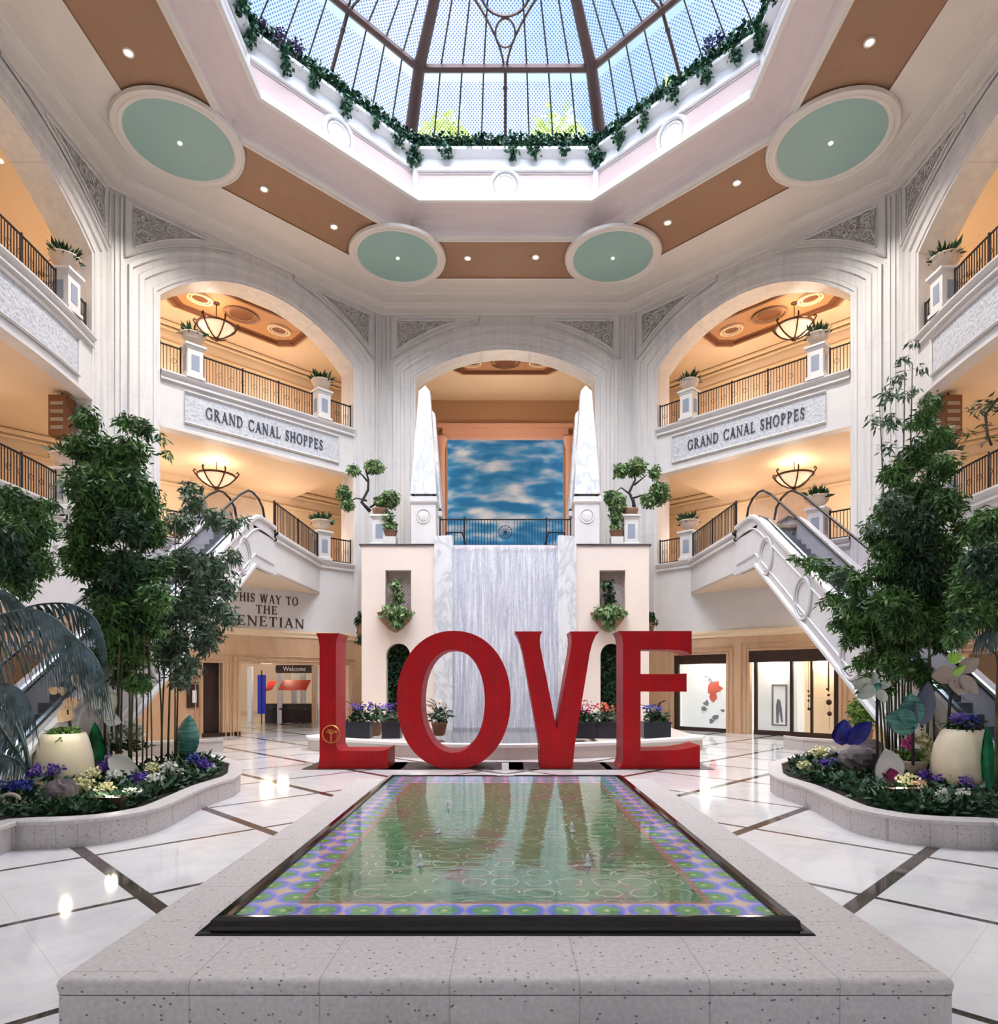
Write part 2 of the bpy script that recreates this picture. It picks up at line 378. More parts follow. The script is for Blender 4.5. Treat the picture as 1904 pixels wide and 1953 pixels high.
# red pierced steel of the letters: a grid of square perforations
m, t = newmat('red_steel'); x, y, z = t.pos()
g = t.n('NewGeometry'); sx = t.n('SeparateXYZ'); t.t.links.new(g.outputs['Normal'], sx.inputs[0])
side = t.m('GREATER_THAN', t.m('ABSOLUTE', sx.outputs[0]), .6)
hcoord = t.m('ADD', t.m('MULTIPLY', x, t.m('SUBTRACT', 1., side)), t.m('MULTIPLY', y, side))
top = t.m('GREATER_THAN', t.m('ABSOLUTE', sx.outputs[2]), .8)
vcoord = t.m('ADD', t.m('MULTIPLY', z, t.m('SUBTRACT', 1., top)), t.m('MULTIPLY', y, top))
PT = .058
a = t.m('PINGPONG', hcoord, PT); b = t.m('PINGPONG', vcoord, PT)
hole = t.m('MULTIPLY', t.m('LESS_THAN', a, .021), t.m('LESS_THAN', b, .021))
rim = t.m('MAXIMUM', t.m('GREATER_THAN', a, .047), t.m('GREATER_THAN', b, .047))
c = t.ramp(t.noise(t.posv(), 1.5, 3), [(.3, lin(172, 4, 14)), (.7, lin(188, 6, 16))])
c = t.mix(t.m('MULTIPLY', hole, .55), c, lin(90, 6, 14)); c = t.mix(t.m('MULTIPLY', rim, .6), c, lin(120, 2, 10))
t.out(t.bsdf(c, .45, 0, t.bump(t.m('SUBTRACT', 1., hole), .4, .02), None, 0, .25))
# glass of the dome with a ceramic dot pattern
def dome_mat(name, dots):
    m, t = newmat(name); uv = t.n('UVMap'); sp = t.n('SeparateXYZ'); t.t.links.new(uv.outputs[0], sp.inputs[0])
    S = .07
    a = t.m('PINGPONG', sp.outputs[0], S); b = t.m('PINGPONG', sp.outputs[1], S)
    a2 = t.m('SUBTRACT', S, a); b2 = t.m('SUBTRACT', S, b)
    r1 = t.m('SQRT', t.m('ADD', t.m('POWER', a, 2.), t.m('POWER', b, 2.))); r2 = t.m('SQRT', t.m('ADD', t.m('POWER', a2, 2.), t.m('POWER', b2, 2.)))
    d = t.m('LESS_THAN', t.m('MINIMUM', r1, r2), .030)
    tr = t.n('BsdfTransparent')
    c = t.mix(d, (1, 1, 1, 1), (.22, .36, .70, 1)) if dots else (.9, .97, 1, 1)
    t.set(tr.inputs[0], c)
    gl = t.n('BsdfDiffuse'); gl.inputs[0].default_value = (.8, .86, .9, 1)
    mx = t.n('MixShader'); mx.inputs[0].default_value = .10 if dots else .03
    t.t.links.new(tr.outputs[0], mx.inputs[1]); t.t.links.new(gl.outputs[0], mx.inputs[2]); t.out(mx.outputs[0])
dome_mat('dome_glass_dots', True); dome_mat('dome_glass_clear', False)
plain('dome_steel', lin(84, 60, 56), .45, .2)
# painted sky mural
m, t = newmat('painted_sky'); v = t.mapv(t.posv(), (.32, 1, .95)); n1 = t.noise(v, 1.5, 2.5, .4, .15)
c = t.ramp(n1, [(.40, lin(30, 116, 166)), (.52, lin(74, 146, 190)), (.60, lin(150, 174, 196)), (.74, lin(220, 220, 220))])
t.out(t.bsdf(c, .8, 0, None, c, .0))
plain('mesh_screen', lin(60, 56, 76), .4, .4)
plain('river_pebble', lin(186, 176, 160), .6)
plain('gray_deck', lin(196, 186, 178), .5)
plain('floor_corridor', lin(200, 170, 140), .12)
# ------------------------------------------------------------------ plan of the octagonal hall
YC = 18.2
def octo(i, half=False):
    """corners of the octagon inset by i; bays: 0 back, 1 left diagonal, 2 left side ..."""
    B, S, D = 15.0-i, 14.82-i, (21.27-1.41421*i)
    bx, sy = D-B, D-S
    return [(-bx, YC+B), (bx, YC+B), (S, YC+sy), (S, YC-sy), (bx, YC-B), (-bx, YC-B), (-S, YC-sy), (-S, YC+sy)]
def ring(prof, name, mat, smooth=False, skip=()):
    """prof: list of (inset, z); loft round the octagon"""
    mb = MB(); rows = [[(x, y, z) for x, y in octo(i)] for i, z in prof]
    n = 8; b = 0; vs = [p for r in rows for p in r]; fs = []
    for k in range(len(prof)-1):
        for j in range(n):
            if j in skip: continue
            fs.append((k*n+j, k*n+(j+1) % n, (k+1)*n+(j+1) % n, (k+1)*n+j))
    mb.add(vs, fs); o = mb.build(name, mat, recalc=False); return struct(o)
Q = math.sqrt(.5)
def frame(o, u, n):
    return lambda s, d, z: (o[0]+u[0]*s+n[0]*d, o[1]+u[1]*s+n[1]*d, z)
BX, BY, SX_, SY_ = 6.27, 33.2, 14.82, 24.65
BAYS = {
 'back': dict(fr=frame((-BX, BY), (1, 0), (0, -1)), L=12.54, inn=(1.73, 10.81, 17.65, 19.1), out=(.64, 11.90, 18.35, 20.3)),
 'left_diagonal': dict(fr=frame((-BX, BY), (-Q, -Q), (Q, -Q)), L=12.1, inn=(1.65, 10.4, 17.55, 19.45), out=(.62, 11.5, 18.2, 20.4)),
 'right_diagonal': dict(fr=frame((BX, BY), (Q, -Q), (-Q, -Q)), L=12.1, inn=(1.65, 10.4, 17.55, 19.45), out=(.62, 11.5, 18.2, 20.4)),
 'left': dict(fr=frame((-SX_, SY_), (0, -1), (1, 0)), L=12.9, inn=(1.2, 11.7, 17.65, 19.5), out=(.3, 12.6, 18.3, 20.45)),
 'right': dict(fr=frame((SX_, SY_), (0, -1), (-1, 0)), L=12.9, inn=(1.2, 11.7, 17.65, 19.5), out=(.3, 12.6, 18.3, 20.45)),
}
def arc(s0, s1, zs, zp, n=28):
    c = (s1-s0)/2; h = zp-zs; R = (c*c+h*h)/(2*h); m = (s0+s1)/2; zc = zp-R; a = math.asin(min(1, c/R))
    return [(m+R*math.sin(-a+2*a*k/n), zc+R*math.cos(-a+2*a*k/n)) for k in range(n+1)]
def apath(b, t, zb=7.5):
    p = [b['inn'][k]+(b['out'][k]-b['inn'][k])*t for k in range(4)]
    return [(p[0], zb)]+arc(*p)+[(p[1], zb)]
WALLTOP = 21.2
for key, b in BAYS.items():
    fr, L = b['fr'], b['L']; W = MAT['pier_marble']
    # wall field around the arch
    po = apath(b, 1.0)
    mb = MB(fr)
    mb.add([(0, 0, 4.6), (po[0][0], 0, 4.6), (po[0][0], 0, WALLTOP), (0, 0, WALLTOP)], [(0, 1, 2, 3)])
    mb.add([(po[-1][0], 0, 4.6), (L, 0, 4.6), (L, 0, WALLTOP), (po[-1][0], 0, WALLTOP)], [(0, 1, 2, 3)])
    a = po[1:-1]
    mb.grid([[(p[0], 0, p[1]) for p in a], [(p[0], 0, WALLTOP) for p in a]])
    # moulded arch surround, from the reveal outwards
    prof = [(0, -1.1), (0, .03), (.10, .03), (.12, .08), (.22, .08), (.25, .03), (.50, .03), (.53, .11), (.68, .11), (.72, .05), (.88, .05), (.91, .14), (1.02, .14), (1.05, .0)]
    rows = [[(p[0], d, p[1]) for p in apath(b, tt, 4.6)] for tt, d in prof]
    mb.grid(rows)
    # fluting of the corner piers
    for s in (0.0, L):
        sg = 1 if s == 0 else -1; e = (po[0][0] if s == 0 else L-po[-1][0])
        for q in (.12, .30):
            if q < e-.14: mb.box(min(s+sg*q, s+sg*(q+.08)), max(s+sg*q, s+sg*(q+.08)), -.01, .06, 4.6, 20.7)
    o = mb.build('wall_'+key, W); struct(o)
    # spandrel panels with carved relief
    oa = apath(b, 1.12)[1:-1]; ztop = 20.78; mid = (oa[0][0]+oa[-1][0])/2
    for sd in (0, 1):
        arcp = [p for p in oa if (p[0] < mid-.9 if sd == 0 else p[0] > mid+.9)]
        if sd: arcp = arcp[::-1]
        arcp = [p for p in arcp if p[1] < ztop-.12]
        e = arcp[0][0]
        poly = [(e, arcp[0][1]+.18)]+[(p[0], p[1]+.18) for p in arcp[1:]]+[(e, ztop)]
        fieldm = MB(fr); n = len(arcp)
        fieldm.grid([[(p[0], .03, min(p[1]+.18, ztop)) for p in arcp], [(p[0], .03, ztop) for p in arcp]])
        pn = fieldm.build('trim_%s' % (3+sd), MAT['wall_white']); struct(pn)
        inset = [p for p in arcp if abs(p[0]-e) > .28 and p[1]+.42 < ztop-.2]
        if len(inset) > 1:
            ip = [(e+(.3 if sd == 0 else -.3), inset[0][1]+.42)]+[(p[0], p[1]+.42) for p in inset]
            rm = MB(fr); rm.grid([[(p[0], .05, p[1]) for p in ip], [(p[0], .05, ztop-.22) for p in ip]])
            ob = rm.build('carved_relief', MAT['carved'])
            # scrolling vine in relief
            vm = MB(fr); rnd = random.Random(5+sd); sg = 1 if sd == 0 else -1; e2 = ip[0][0]
            for k in range(9):
                s = e2+sg*(.35+k*.48); base = [p for p in ip if (p[0]-s)*sg >= 0]
                if not base: break
                zb = base[0][1]; h = ztop-.22-zb
                if h < .3: break
                for j in range(max(1, int(h/.55))):
                    zc = zb+(j+.5)*h/max(1, int(h/.55)); r = min(.22, h/2-.04)
                    pts = [(s+math.cos(a2/10*4.6*PI/2+k+j)*r*(1-a2/14), .07, zc+math.sin(a2/10*4.6*PI/2+k+j)*r*(1-a2/14)) for a2 in range(12)]
                    vm.tube(pts, .022, 4)
            if vm.v:
                v2 = vm.build('scroll_vine', MAT['wall_white'], ob)
            tag(ob, 'carved scroll relief in the %s spandrel of the %s arch' % ('left' if (sd == 0) == (key in ('back', 'right_diagonal', 'right')) else 'right', {'back': 'central', 'left_diagonal': 'left angled', 'right_diagonal': 'right angled', 'left': 'far left', 'right': 'far right'}[key]), 'carving', 'carved spandrel reliefs')
            fm = MB(fr)
            loop = [(p[0], .06, p[1]) for p in ip]+[(ip[-1][0], .06, ztop-.22), (ip[0][0], .06, ztop-.22)]
            fm.tube(loop, .035, 4, closed=True)
            loop2 = [(e, .05, arcp[0][1]+.18)]+[(p[0], .05, p[1]+.18) for p in arcp[1:]]+[(arcp[-1][0], .05, ztop), (e, .05, ztop)]
            fm.tube(loop2, .04, 4, closed=True); struct(fm.build('trim_%d' % (5+sd), MAT['pier_marble']))

# cornice and flat ceiling ring
ring([(0, 20.82), (.06, 20.82), (.10, 20.90), (.30, 20.94), (.42, 20.98), (.46, 21.06), (.55, 21.10)], 'trim_1', MAT['plaster_cream'])
ring([(.55, 21.10), (.60, 21.16), (1.0, 21.16), (1.03, 21.13), (1.35, 21.13), (1.38, 21.17), (2.3, 21.17), (2.33, 21.12), (2.6, 21.12)], 'ceiling', MAT['plaster_cream'])
ring([(2.6, 21.12), (2.6, 21.16), (5.2, 21.16)], 'ceiling', MAT['plaster_brown'])
ring([(5.2, 21.16), (5.2, 21.08), (5.30, 21.06), (5.32, 21.12), (5.45, 21.14), (5.46, 21.22)], 'trim_2', MAT['plaster_cream'])
ring([(5.46, 21.22), (5.47, 21.40), (5.52, 21.55), (5.66, 21.70), (5.88, 21.80), (6.15, 21.86), (6.5, 21.88)], 'ceiling', MAT['cove_white'], smooth=True)
ring([(6.5, 21.90), (6.5, 21.80), (6.66, 21.80), (6.68, 21.95), (6.62, 22.05), (6.55, 22.18), (6.05, 22.22)], 'trim_3', MAT['trim_white'])
ring([(6.05, 22.22), (6.05, 23.40)], 'wall_drum', MAT['plaster_pink'])
ring([(6.05, 23.40), (6.14, 23.44), (6.14, 23.56), (6.0, 23.60), (6.0, 24.0), (6.12, 24.08), (6.26, 24.2), (6.26, 24.32), (5.1, 24.32)], 'trim_4', MAT['trim_white'])
# drum corner pilasters and panel frames
mb = MB(); pts = octo(6.05)
for (x, y) in pts:
    d = Vector((x, y-YC)).normalized(); mb.tube([(x-d.x*.02, y-d.y*.02, 22.2), (x-d.x*.02, y-d.y*.02, 23.45)], .13, 6)
struct(mb.build('trim_5', MAT['trim_white']))
def bay_frame(i, j, z=0):
    """frame at octagon side j inset i: origin mid side, u along, n inward"""
    p, q = octo(i)[j], octo(i)[(j+1) % 8]; u = Vector((q[0]-p[0], q[1]-p[1])); L = u.length; u.normalize()
    o = ((p[0]+q[0])/2, (p[1]+q[1])/2); n = Vector((-(o[0]), YC-o[1])); n = Vector((u.y, -u.x)) if Vector((u.y, -u.x)).dot(n) > 0 else Vector((-u.y, u.x))
    return frame(o, (u.x, u.y), (n.x, n.y)), L
BN = {0: 'above the waterfall', 7: 'on the left angled side', 1: 'on the right angled side', 6: 'on the far left side', 2: 'on the far right side', 3: 'on the front right side', 5: 'on the front left side', 4: 'on the entrance side'}
for j in (7, 0, 1):
    fr, L = bay_frame(6.05, j)
    mb = MB(fr)
    def tor(mb, R, r, zc, d=.02):
        mb.tube([(R*math.cos(2*PI*k/28), d, zc+R*math.sin(2*PI*k/28)) for k in range(28)], r, 6, closed=True)
    tor(mb, .60, .09, 22.85); tor(mb, .42, .05, 22.85)
    o = mb.build('ring_moulding', MAT['trim_white'], smooth=True)
    tag(o, 'round white plaster roundel on the pink drum %s' % BN[j], 'roundel', 'drum roundels')
    d2 = MB(fr); d2.prism([(.4*math.cos(2*PI*k/24), 22.85+.4*math.sin(2*PI*k/24)) for k in range(24)], -.01, .03, 'y')
    d2.build('boss', MAT['trim_white'], o)
    fm = MB(fr); h = L/2-.2
    for z in (22.45, 23.32): fm.tube([(-h, .02, z), (h, .02, z)], .02, 4)
    struct(fm.build('trim_6', MAT['trim_white']))

# dome: glass in two tiers, steel ribs
DP = [(5.0, 24.4), (5.27, 25.3), (6.75, 27.15), (8.9, 27.85), (11.5, 28.4), (13.6, 28.7)]
def lerp(a, b, t): return tuple(a[k]+(b[k]-a[k])*t for k in range(len(a)))
def dome_pt(j, t, i, z):
    c = octo(i); p, q = c[j], c[(j+1) % 8]; return Vector((p[0]+(q[0]-p[0])*t, p[1]+(q[1]-p[1])*t, z))
def glass_panel(name, j, i0, z0, i1, z1, mat, NX=8):
    me = bpy.data.meshes.new(name); vs = []; fs = []; uvs = []
    p, q, r, s = dome_pt(j, 0, i0, z0), dome_pt(j, 1, i0, z0), dome_pt(j, 1, i1, z1), dome_pt(j, 0, i1, z1)
    u = (q-p).normalized(); m0 = (p+q)/2; w_ = ((r+s)/2-m0).normalized()
    me.from_pydata([p, q, r, s], [], [(0, 1, 2, 3)]); ul = me.uv_layers.new(name='UVMap')
    for k, pt in enumerate((p, q, r, s)): ul.data[k].uv = ((pt-m0).dot(u), (pt-m0).dot(w_))
    me.materials.append(mat); o = bpy.data.objects.new(name, me); COL.objects.link(o); return struct(o)
for j in range(8):
    tt = .80
    g = lambda a, b, t: lerp(DP[a], DP[b], t)
    glass_panel('window_1', j, *DP[0], *DP[1], MAT['dome_glass_dots'])
    glass_panel('window_2', j, *DP[1], *g(1, 2, tt), MAT['dome_glass_dots'])
    glass_panel('window_3', j, *g(1, 2, tt), *DP[2], MAT['dome_glass_clear'])
    for k in range(2, 5): glass_panel('window_%d' % (k+2), j, *DP[k], *DP[k+1], MAT['dome_glass_dots'])
dome = thing('dome_frame', (0, YC, 24.3), 'dark brown steel frame of ribs and mullions carrying the octagonal glass dome', 'skylight frame')
for j in range(8):
    mb = MB(); mb.tube([dome_pt(j, 0, i+.0, z-.06) for i, z in DP], [.30, .28, .24, .2, .16, .12], 8); mb.build('rib', MAT['dome_steel'], dome, True)
    mb = MB(); mb.tube([dome_pt(j, 0, DP[2][0], DP[2][1]-.1), dome_pt(j, 1, DP[2][0], DP[2][1]-.1)], .15, 6); mb.build('ring_beam', MAT['dome_steel'], dome)
    mb = MB()
    for k in (1, 2, 3, 5, 6, 7): mb.tube([dome_pt(j, k/8, i, z-.03) for i, z in DP[:5]], .032, 4)
    mb.build('mullion', MAT['dark_gray'], dome)
    mb = MB(); mb.tube([dome_pt(j, .5, i, z-.05) for i, z in DP[:3]], .07, 5)
    mb.ball(dome_pt(j, .5, 6.35, 26.62), .1); mb.build('centre_post', MAT['dome_steel'], dome)
    # curved tracery above the ring beam
    mb = MB(); fr2 = lambda a, b: dome_pt(j, .5+a/6., lerp(DP[2], DP[3], b/2.3)[0], lerp(DP[2], DP[3], b/2.3)[1]-.08)
    for sg in (-1, 1): mb.tube([fr2(sg*(.04+.10*b+.22*b*b), b) for b in [k*.2 for k in range(12)]], .045, 5)
    mb.tube([fr2(.38*math.cos(2*PI*k/20), 1.15+.46*math.sin(2*PI*k/20)) for k in range(20)], .04, 5, closed=True)
    mb.tube([fr2(1.1*math.cos(-PI*k/14), 2.55+.88*math.sin(-PI*k/14)) for k in range(15)], .05, 5)
    mb.build('tracery', MAT['dome_steel'], dome)
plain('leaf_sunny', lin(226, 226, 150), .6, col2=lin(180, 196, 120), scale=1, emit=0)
mb = MB(); mb.box(-32, 32, 40, 62, 20.6, 20.8); mb.box(18.5, 32, 20, 40, 20.6, 20.8); struct(mb.build('floor_roof', MAT['wall_white']))
# trees and roofs outside, seen through the lower panes
rs = random.Random(3)
for k, (x, y) in enumerate(((-4.9, 52), (4.3, 52), (13.5, 49), (-15, 49), (20, 44))):
    t_ = thing('tree', (x, y, 20.5), 'yellow-green treetop glimpsed through the lower dome panes', 'tree', 'treetops beyond the dome')
    MB().tube([(x, y, 20.8), (x, y, 44)], .5, 7).build('trunk', MAT['culm'], t_)
    pts = blob_points([((x, y, 44.6), (2.4, 2.4, 3.0)), ((x+1, y, 42), (2.4, 2.4, 3))], 5, 40+k)
    leafmesh('crown', MAT['leaf_sunny'], t_, pts, 1.2, 50+k, .2, .4)

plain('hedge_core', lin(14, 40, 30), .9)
# ivy trough along the drum top
for j in (6, 7, 0, 1, 2):
    fr, L = bay_frame(5.85, j); rs = np.random.RandomState(20+j)
    n = int(L*620); hw = L/2+.1
    a = rs.uniform(-hw, hw, n); d = rs.uniform(-.28, .42, n); z = 24.3+rs.uniform(0, .62, n)
    pts = [fr(a[k], d[k], z[k]) for k in range(n)]
    hang = {0: [(-.62*hw, .6), (.08*hw, .6), (.3*hw, .55), (.62*hw, .45), (-.98*hw, .95), (.98*hw, .95)]}.get(j, [(q*hw, rs.uniform(.35, .9)) for q in (-.95, -.6, -.3, .05, .4, .7, .95)])
    for s, Lh in hang:
        m_ = int(150*Lh); q = rs.uniform(0, 1, m_)
        for k in range(m_): pts.append(fr(s+rs.normal(0, .16*(1-q[k]*.6)), .42+rs.normal(0, .07), 24.45-q[k]*Lh))
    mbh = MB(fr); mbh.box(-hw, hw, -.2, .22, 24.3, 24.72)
    cb = mbh.build('core_box', MAT['hedge_core'])  # solid dark green core added inside the ivy to make it dense
    o = leafmesh('ivy_hedge', MAT['leaf_ivy'], None, pts, .17, 30+j, .35, .75); cb.parent = o
    tag(o, 'green ivy trailing over the white ledge %s of the drum' % BN[j], 'ivy', 'ivy around the skylight', 'stuff')
# small flowering shrubs standing in the trough
plain('sprig_purple', lin(60, 36, 84), .6); plain('sprig_blue', lin(40, 48, 96), .6)
for (px, py, cl) in ((500, 48, 'petal_purple'), (533, 66, 'petal_purple'), (566, 88, 'petal_purple'), (1372, 72, 'petal_blue'), (1350, 84, 'petal_blue')):
    p = at(px, py, 22.3 if px < 600 else 23.0); rs = random.Random(px)
    t_ = thing('flowering_shrub', (p.x, p.y, p.z-.45), 'dark %s sprig in the ivy trough, %s' % ('purple' if 'purple' in cl else 'blue', {500: 'nearest the upper left corner of the skylight', 533: 'middle of the three on the left', 566: 'lowest of the three on the left', 1372: 'upper of the two on the right', 1350: 'lower of the two on the right'}[px]), 'shrub')
    MB().tube([(p.x, p.y, p.z-.45), (p.x+.05, p.y, p.z)], .02, 5).build('stem', MAT['dark_stem'], t_)
    leafmesh('flowers', MAT[cl.replace('petal', 'sprig')], t_, blob_points([((p.x, p.y, p.z), .26)], 1800, px), .1, px, 0, .6)

# medallions at the corners of the ceiling ring
for (x, y, lab) in ((-4.75, 28.95, 'left of the pair over the waterfall'), (4.75, 28.95, 'right of the pair over the waterfall'), (-11.3, 22.75, 'large one nearest the upper left'), (11.3, 22.75, 'large one nearest the upper right'), (-11.3, 13.6, ''), (11.3, 13.6, '')):
    t_ = thing('ceiling_medallion', (x, y, 21.1), 'round pale teal ceiling medallion in a cream ring, '+(lab or 'over the front of the hall'), 'ceiling medallion', 'ceiling medallions')
    MB().lathe([(1.74, .10), (1.74, .02), (1.80, -.03), (1.88, -.03), (1.92, .01), (2.0, .01), (2.04, -.03), (2.09, -.02), (2.12, .1)], (x, y, 21.0), 56).build('ring', MAT['plaster_cream'], t_)
    MB().lathe([(.01, -.0), (1.76, -.0), (1.76, .02), (.01, .02)], (x, y, 21.02), 48).build('disc', MAT['plaster_teal'], t_)
    mb = MB(); mb.lathe([(.02, 0), (.07, 0), (.07, .03), (.02, .03)], (x, y, 20.98), 12); mb.build('lamp', MAT['lamp_glow'], t_)
    lamp('medallion_spot', (x, y, 20.93), 2600 if abs(x) > 8 else 600, (1, .93, .84), .22, 2.4, (0, 0, 0), 1)
for k, (px, py) in enumerate([(245, 100), (504, 360), (637, 432), (892, 492), (1022, 490), (1274, 424), (1406, 348), (1659, 80)]):
    Y = 18.8/(CY-py)*F; p = at(px, py, Y); x, y = p.x, p.y
    t_ = thing('recessed_downlight', (x, y, 21.12), 'bright downlight in the brown ceiling ring, '+['nearest the upper left corner', 'upper of two in the left angled band', 'lower of two in the left angled band', 'left of two over the waterfall', 'right of two over the waterfall', 'lower of two in the right angled band', 'upper of two in the right angled band', 'nearest the upper right corner'][k], 'downlight', 'ceiling ring downlights')
    MB().lathe([(.11, 0), (.16, -.02), (.17, .03), (.11, .03)], (x, y, 21.13), 16).build('trim_ring', MAT['plaster_cream'], t_)
    MB().lathe([(.01, 0), (.11, 0), (.11, .02), (.01, .02)], (x, y, 21.12), 12).build('lamp', MAT['lamp_glow'], t_)
    lamp('ring_spot', (x, y, 21.05), 600, (1, .9, .8), .22, 2.2, (0, 0, 0), 1)

# ------------------------------------------------------------------ floor
fm = MB(); fm.add([(-60, -12, 0), (60, -12, 0), (60, 75, 0), (-60, 75, 0)], [(0, 1, 2, 3)]); struct(fm.build('floor', MAT['floor_marble'], recalc=False))
# front part of the hall behind the camera: side and angled walls up to the open entrance
mb = MB(); c = octo(0)
for a, b in ((3, 4), (5, 6)):
    p, q = c[a], c[b]; mb.add([(p[0], p[1], 0), (q[0], q[1], 0), (q[0], q[1], WALLTOP), (p[0], p[1], WALLTOP)], [(0, 1, 2, 3)])
struct(mb.build('wall_front', MAT['wall_white']))
mb = MB(); mb.add([(-11, 3.3, 0), (-11, -8, 0), (-11, -8, 13), (-11, 3.3, 13)], [(0, 1, 2, 3)]); mb.add([(11, 3.3, 0), (11, -8, 0), (11, -8, 13), (11, 3.3, 13)], [(0, 1, 2, 3)])
mb.add([(-11, 3.3, 13), (11, 3.3, 13), (11, 3.3, 21.2), (-11, 3.3, 21.2)], [(0, 1, 2, 3)]); mb.add([(-11, 3.3, 13), (11, 3.3, 13), (11, -8, 13), (-11, -8, 13)], [(0, 1, 2, 3)])
for x0, x1, z0, z1 in ((-11, -4, 0, 13), (4, 11, 0, 13), (-4, 4, 4.2, 13)): mb.add([(x0, -8, z0), (x1, -8, z0), (x1, -8, z1), (x0, -8, z1)], [(0, 1, 2, 3)])
struct(mb.build('wall_entrance_block', MAT['wall_white']))  # unseen walls added to close off light coming in from the front

# ------------------------------------------------------------------ galleries behind the arches (levels 2 and 3), ground floor behind
def gallery(side, z0, z1, name):
    sg = 1 if side == 'right' else -1
    A = octo(-.08); Bo = octo(-6.5); idx = (1, 2, 3) if side == 'right' else (0, 7, 6)
    inn = [A[k] for k in idx]; out = [Bo[k] for k in idx]
    inn[-1] = (inn[-1][0], 11.9); out[-1] = (out[-1][0], 11.9)
    def slab(z, nm, mat, th):
        mb = MB(); n = 3
        vs = [(p[0], p[1], z) for p in inn]+[(p[0], p[1], z) for p in out]+[(p[0], p[1], z+th) for p in inn]+[(p[0], p[1], z+th) for p in out]
        fs = []
        for k in range(2): fs += [(k, k+1, 4+k, 3+k), (6+k, 7+k, 10+k, 9+k), (k, k+1, 7+k, 6+k), (3+k, 4+k, 10+k, 9+k)]
        mb.add(vs, fs); return struct(mb.build(nm, mat))
    slab(z0-.3, 'floor', MAT['warm_plaster'], .3)
    slab(z1, 'ceiling', MAT['warm_plaster'], .12)
    mb = MB()
    for k in range(2): mb.add([(out[k][0], out[k][1], z0), (out[k+1][0], out[k+1][1], z0), (out[k+1][0], out[k+1][1], z1), (out[k][0], out[k][1], z1)], [(0, 1, 2, 3)])
    mb.add([(inn[0][0]+sg*.3, inn[0][1]+.02, z0), (out[0][0], out[0][1], z0), (out[0][0], out[0][1], z1), (inn[0][0]+sg*.3, inn[0][1]+.02, z1)], [(0, 1, 2, 3)])
    mb.add([(inn[2][0], inn[2][1], z0), (out[2][0], out[2][1], z0), (out[2][0], out[2][1], z1), (inn[2][0], inn[2][1], z1)], [(0, 1, 2, 3)])
    # cornice bands on the back wall
    struct(mb.build('wall_gallery', MAT['warm_plaster']))
    cm = MB()
    for dz, dd in ((.12, .30), (.34, .20), (.95, .10)):
        path = []
        o2 = octo(-6.5+dd)
        pts = [o2[k] for k in idx]; pts[-1] = (pts[-1][0], 11.9)
        cm.tube([(p[0], p[1], z1-dz) for p in pts], .11 if dz < .3 else .06, 6)
    struct(cm.build('trim_7', MAT['trim_cream']))
plain('trim_cream', lin(240, 216, 180), .5)
for sd in ('left', 'right'):
    gallery(sd, 7.8, 12.95, '2'); gallery(sd, 14.4, 19.85, '3')
# outer faces closing the space between the wall and gallery slabs are the balcony fronts below

# ------------------------------------------------------------------ balconies
def balcony(key, lvl):
    b = BAYS[key]; fr0, L = b['fr'], b['L']; s0, s1 = b['inn'][0], b['inn'][1]
    side = key in ('left', 'right'); sag = .45 if side else 0
    mid = (s0+s1)/2; hw = (s1-s0)/2
    bow = lambda s: sag*max(0, 1-((s-mid)/hw)**2)
    fr = lambda s, d, z: fr0(s, d+bow(s), z)
    zt = 14.6 if lvl == 3 else 8.0
    zb = 12.38 if lvl == 3 else 4.6
    nm = {'left_diagonal': 'left angled', 'right_diagonal': 'right angled', 'left': 'far left', 'right': 'far right'}[key]
    c = fr0(mid, 0, zb)
    t_ = thing('balcony', c, '%s gallery front with moulded cap across the %s arch' % ('upper white' if lvl == 3 else 'lower white', nm), 'balcony', 'gallery fronts')
    N = 24 if side else 1
    def strip(prof, name, mat):
        mb = MB(fr); rows = [[(s0+.0+(s1-s0)*k/N, d, z) for k in range(N+1)] for d, z in prof]; mb.grid(rows); return mb.build(name, mat, t_)
    if lvl == 3:
        strip([(-.45, zt-.35), (-.45, zb), (.0, zb), (.06, zb+.0), (.06, zb+.12), (.02, zb+.14), (.02, zt-.36)], 'front_wall', MAT['wall_white'])
        strip([(-6.5, zb+.1), (-.4, zb+.1)], 'soffit', MAT['warm_plaster'])
    else:
        strip([(-.45, zt-.35), (-.45, zb), (.0, zb), (.02, zb), (.02, zt-.36)], 'front_wall', MAT['wall_white'])
    strip([(.02, zt-.36), (.14, zt-.34), (.14, zt-.28), (.08, zt-.24), (.08, zt-.18), (.16, zt-.14), (.22, zt-.06), (.22, zt), (-.55, zt), (-.55, zt-.36), (.02, zt-.36)], 'cap_moulding', MAT['wall_white'])
    if lvl == 3:
        a0, a1 = (2.5, 9.5) if not side else (2.2, 10.7)
        z0, z1 = 12.78, 14.03
        NP = 20 if side else 1
        mb = MB(fr); mb.grid([[(a0+(a1-a0)*k/NP, .05, z) for k in range(NP+1)] for z in (z0, z1)])
        pn = mb.build('sign_panel', MAT['sign_lattice'], t_)
        mb = MB(fr); ss = [a0+(a1-a0)*k/NP for k in range(NP+1)]
        mb.tube([(s, .07, z0) for s in ss]+[(s, .07, z1) for s in ss[::-1]], .06, 4, closed=True)
        mb.build('panel_frame', MAT['wall_white'], t_)
    return t_
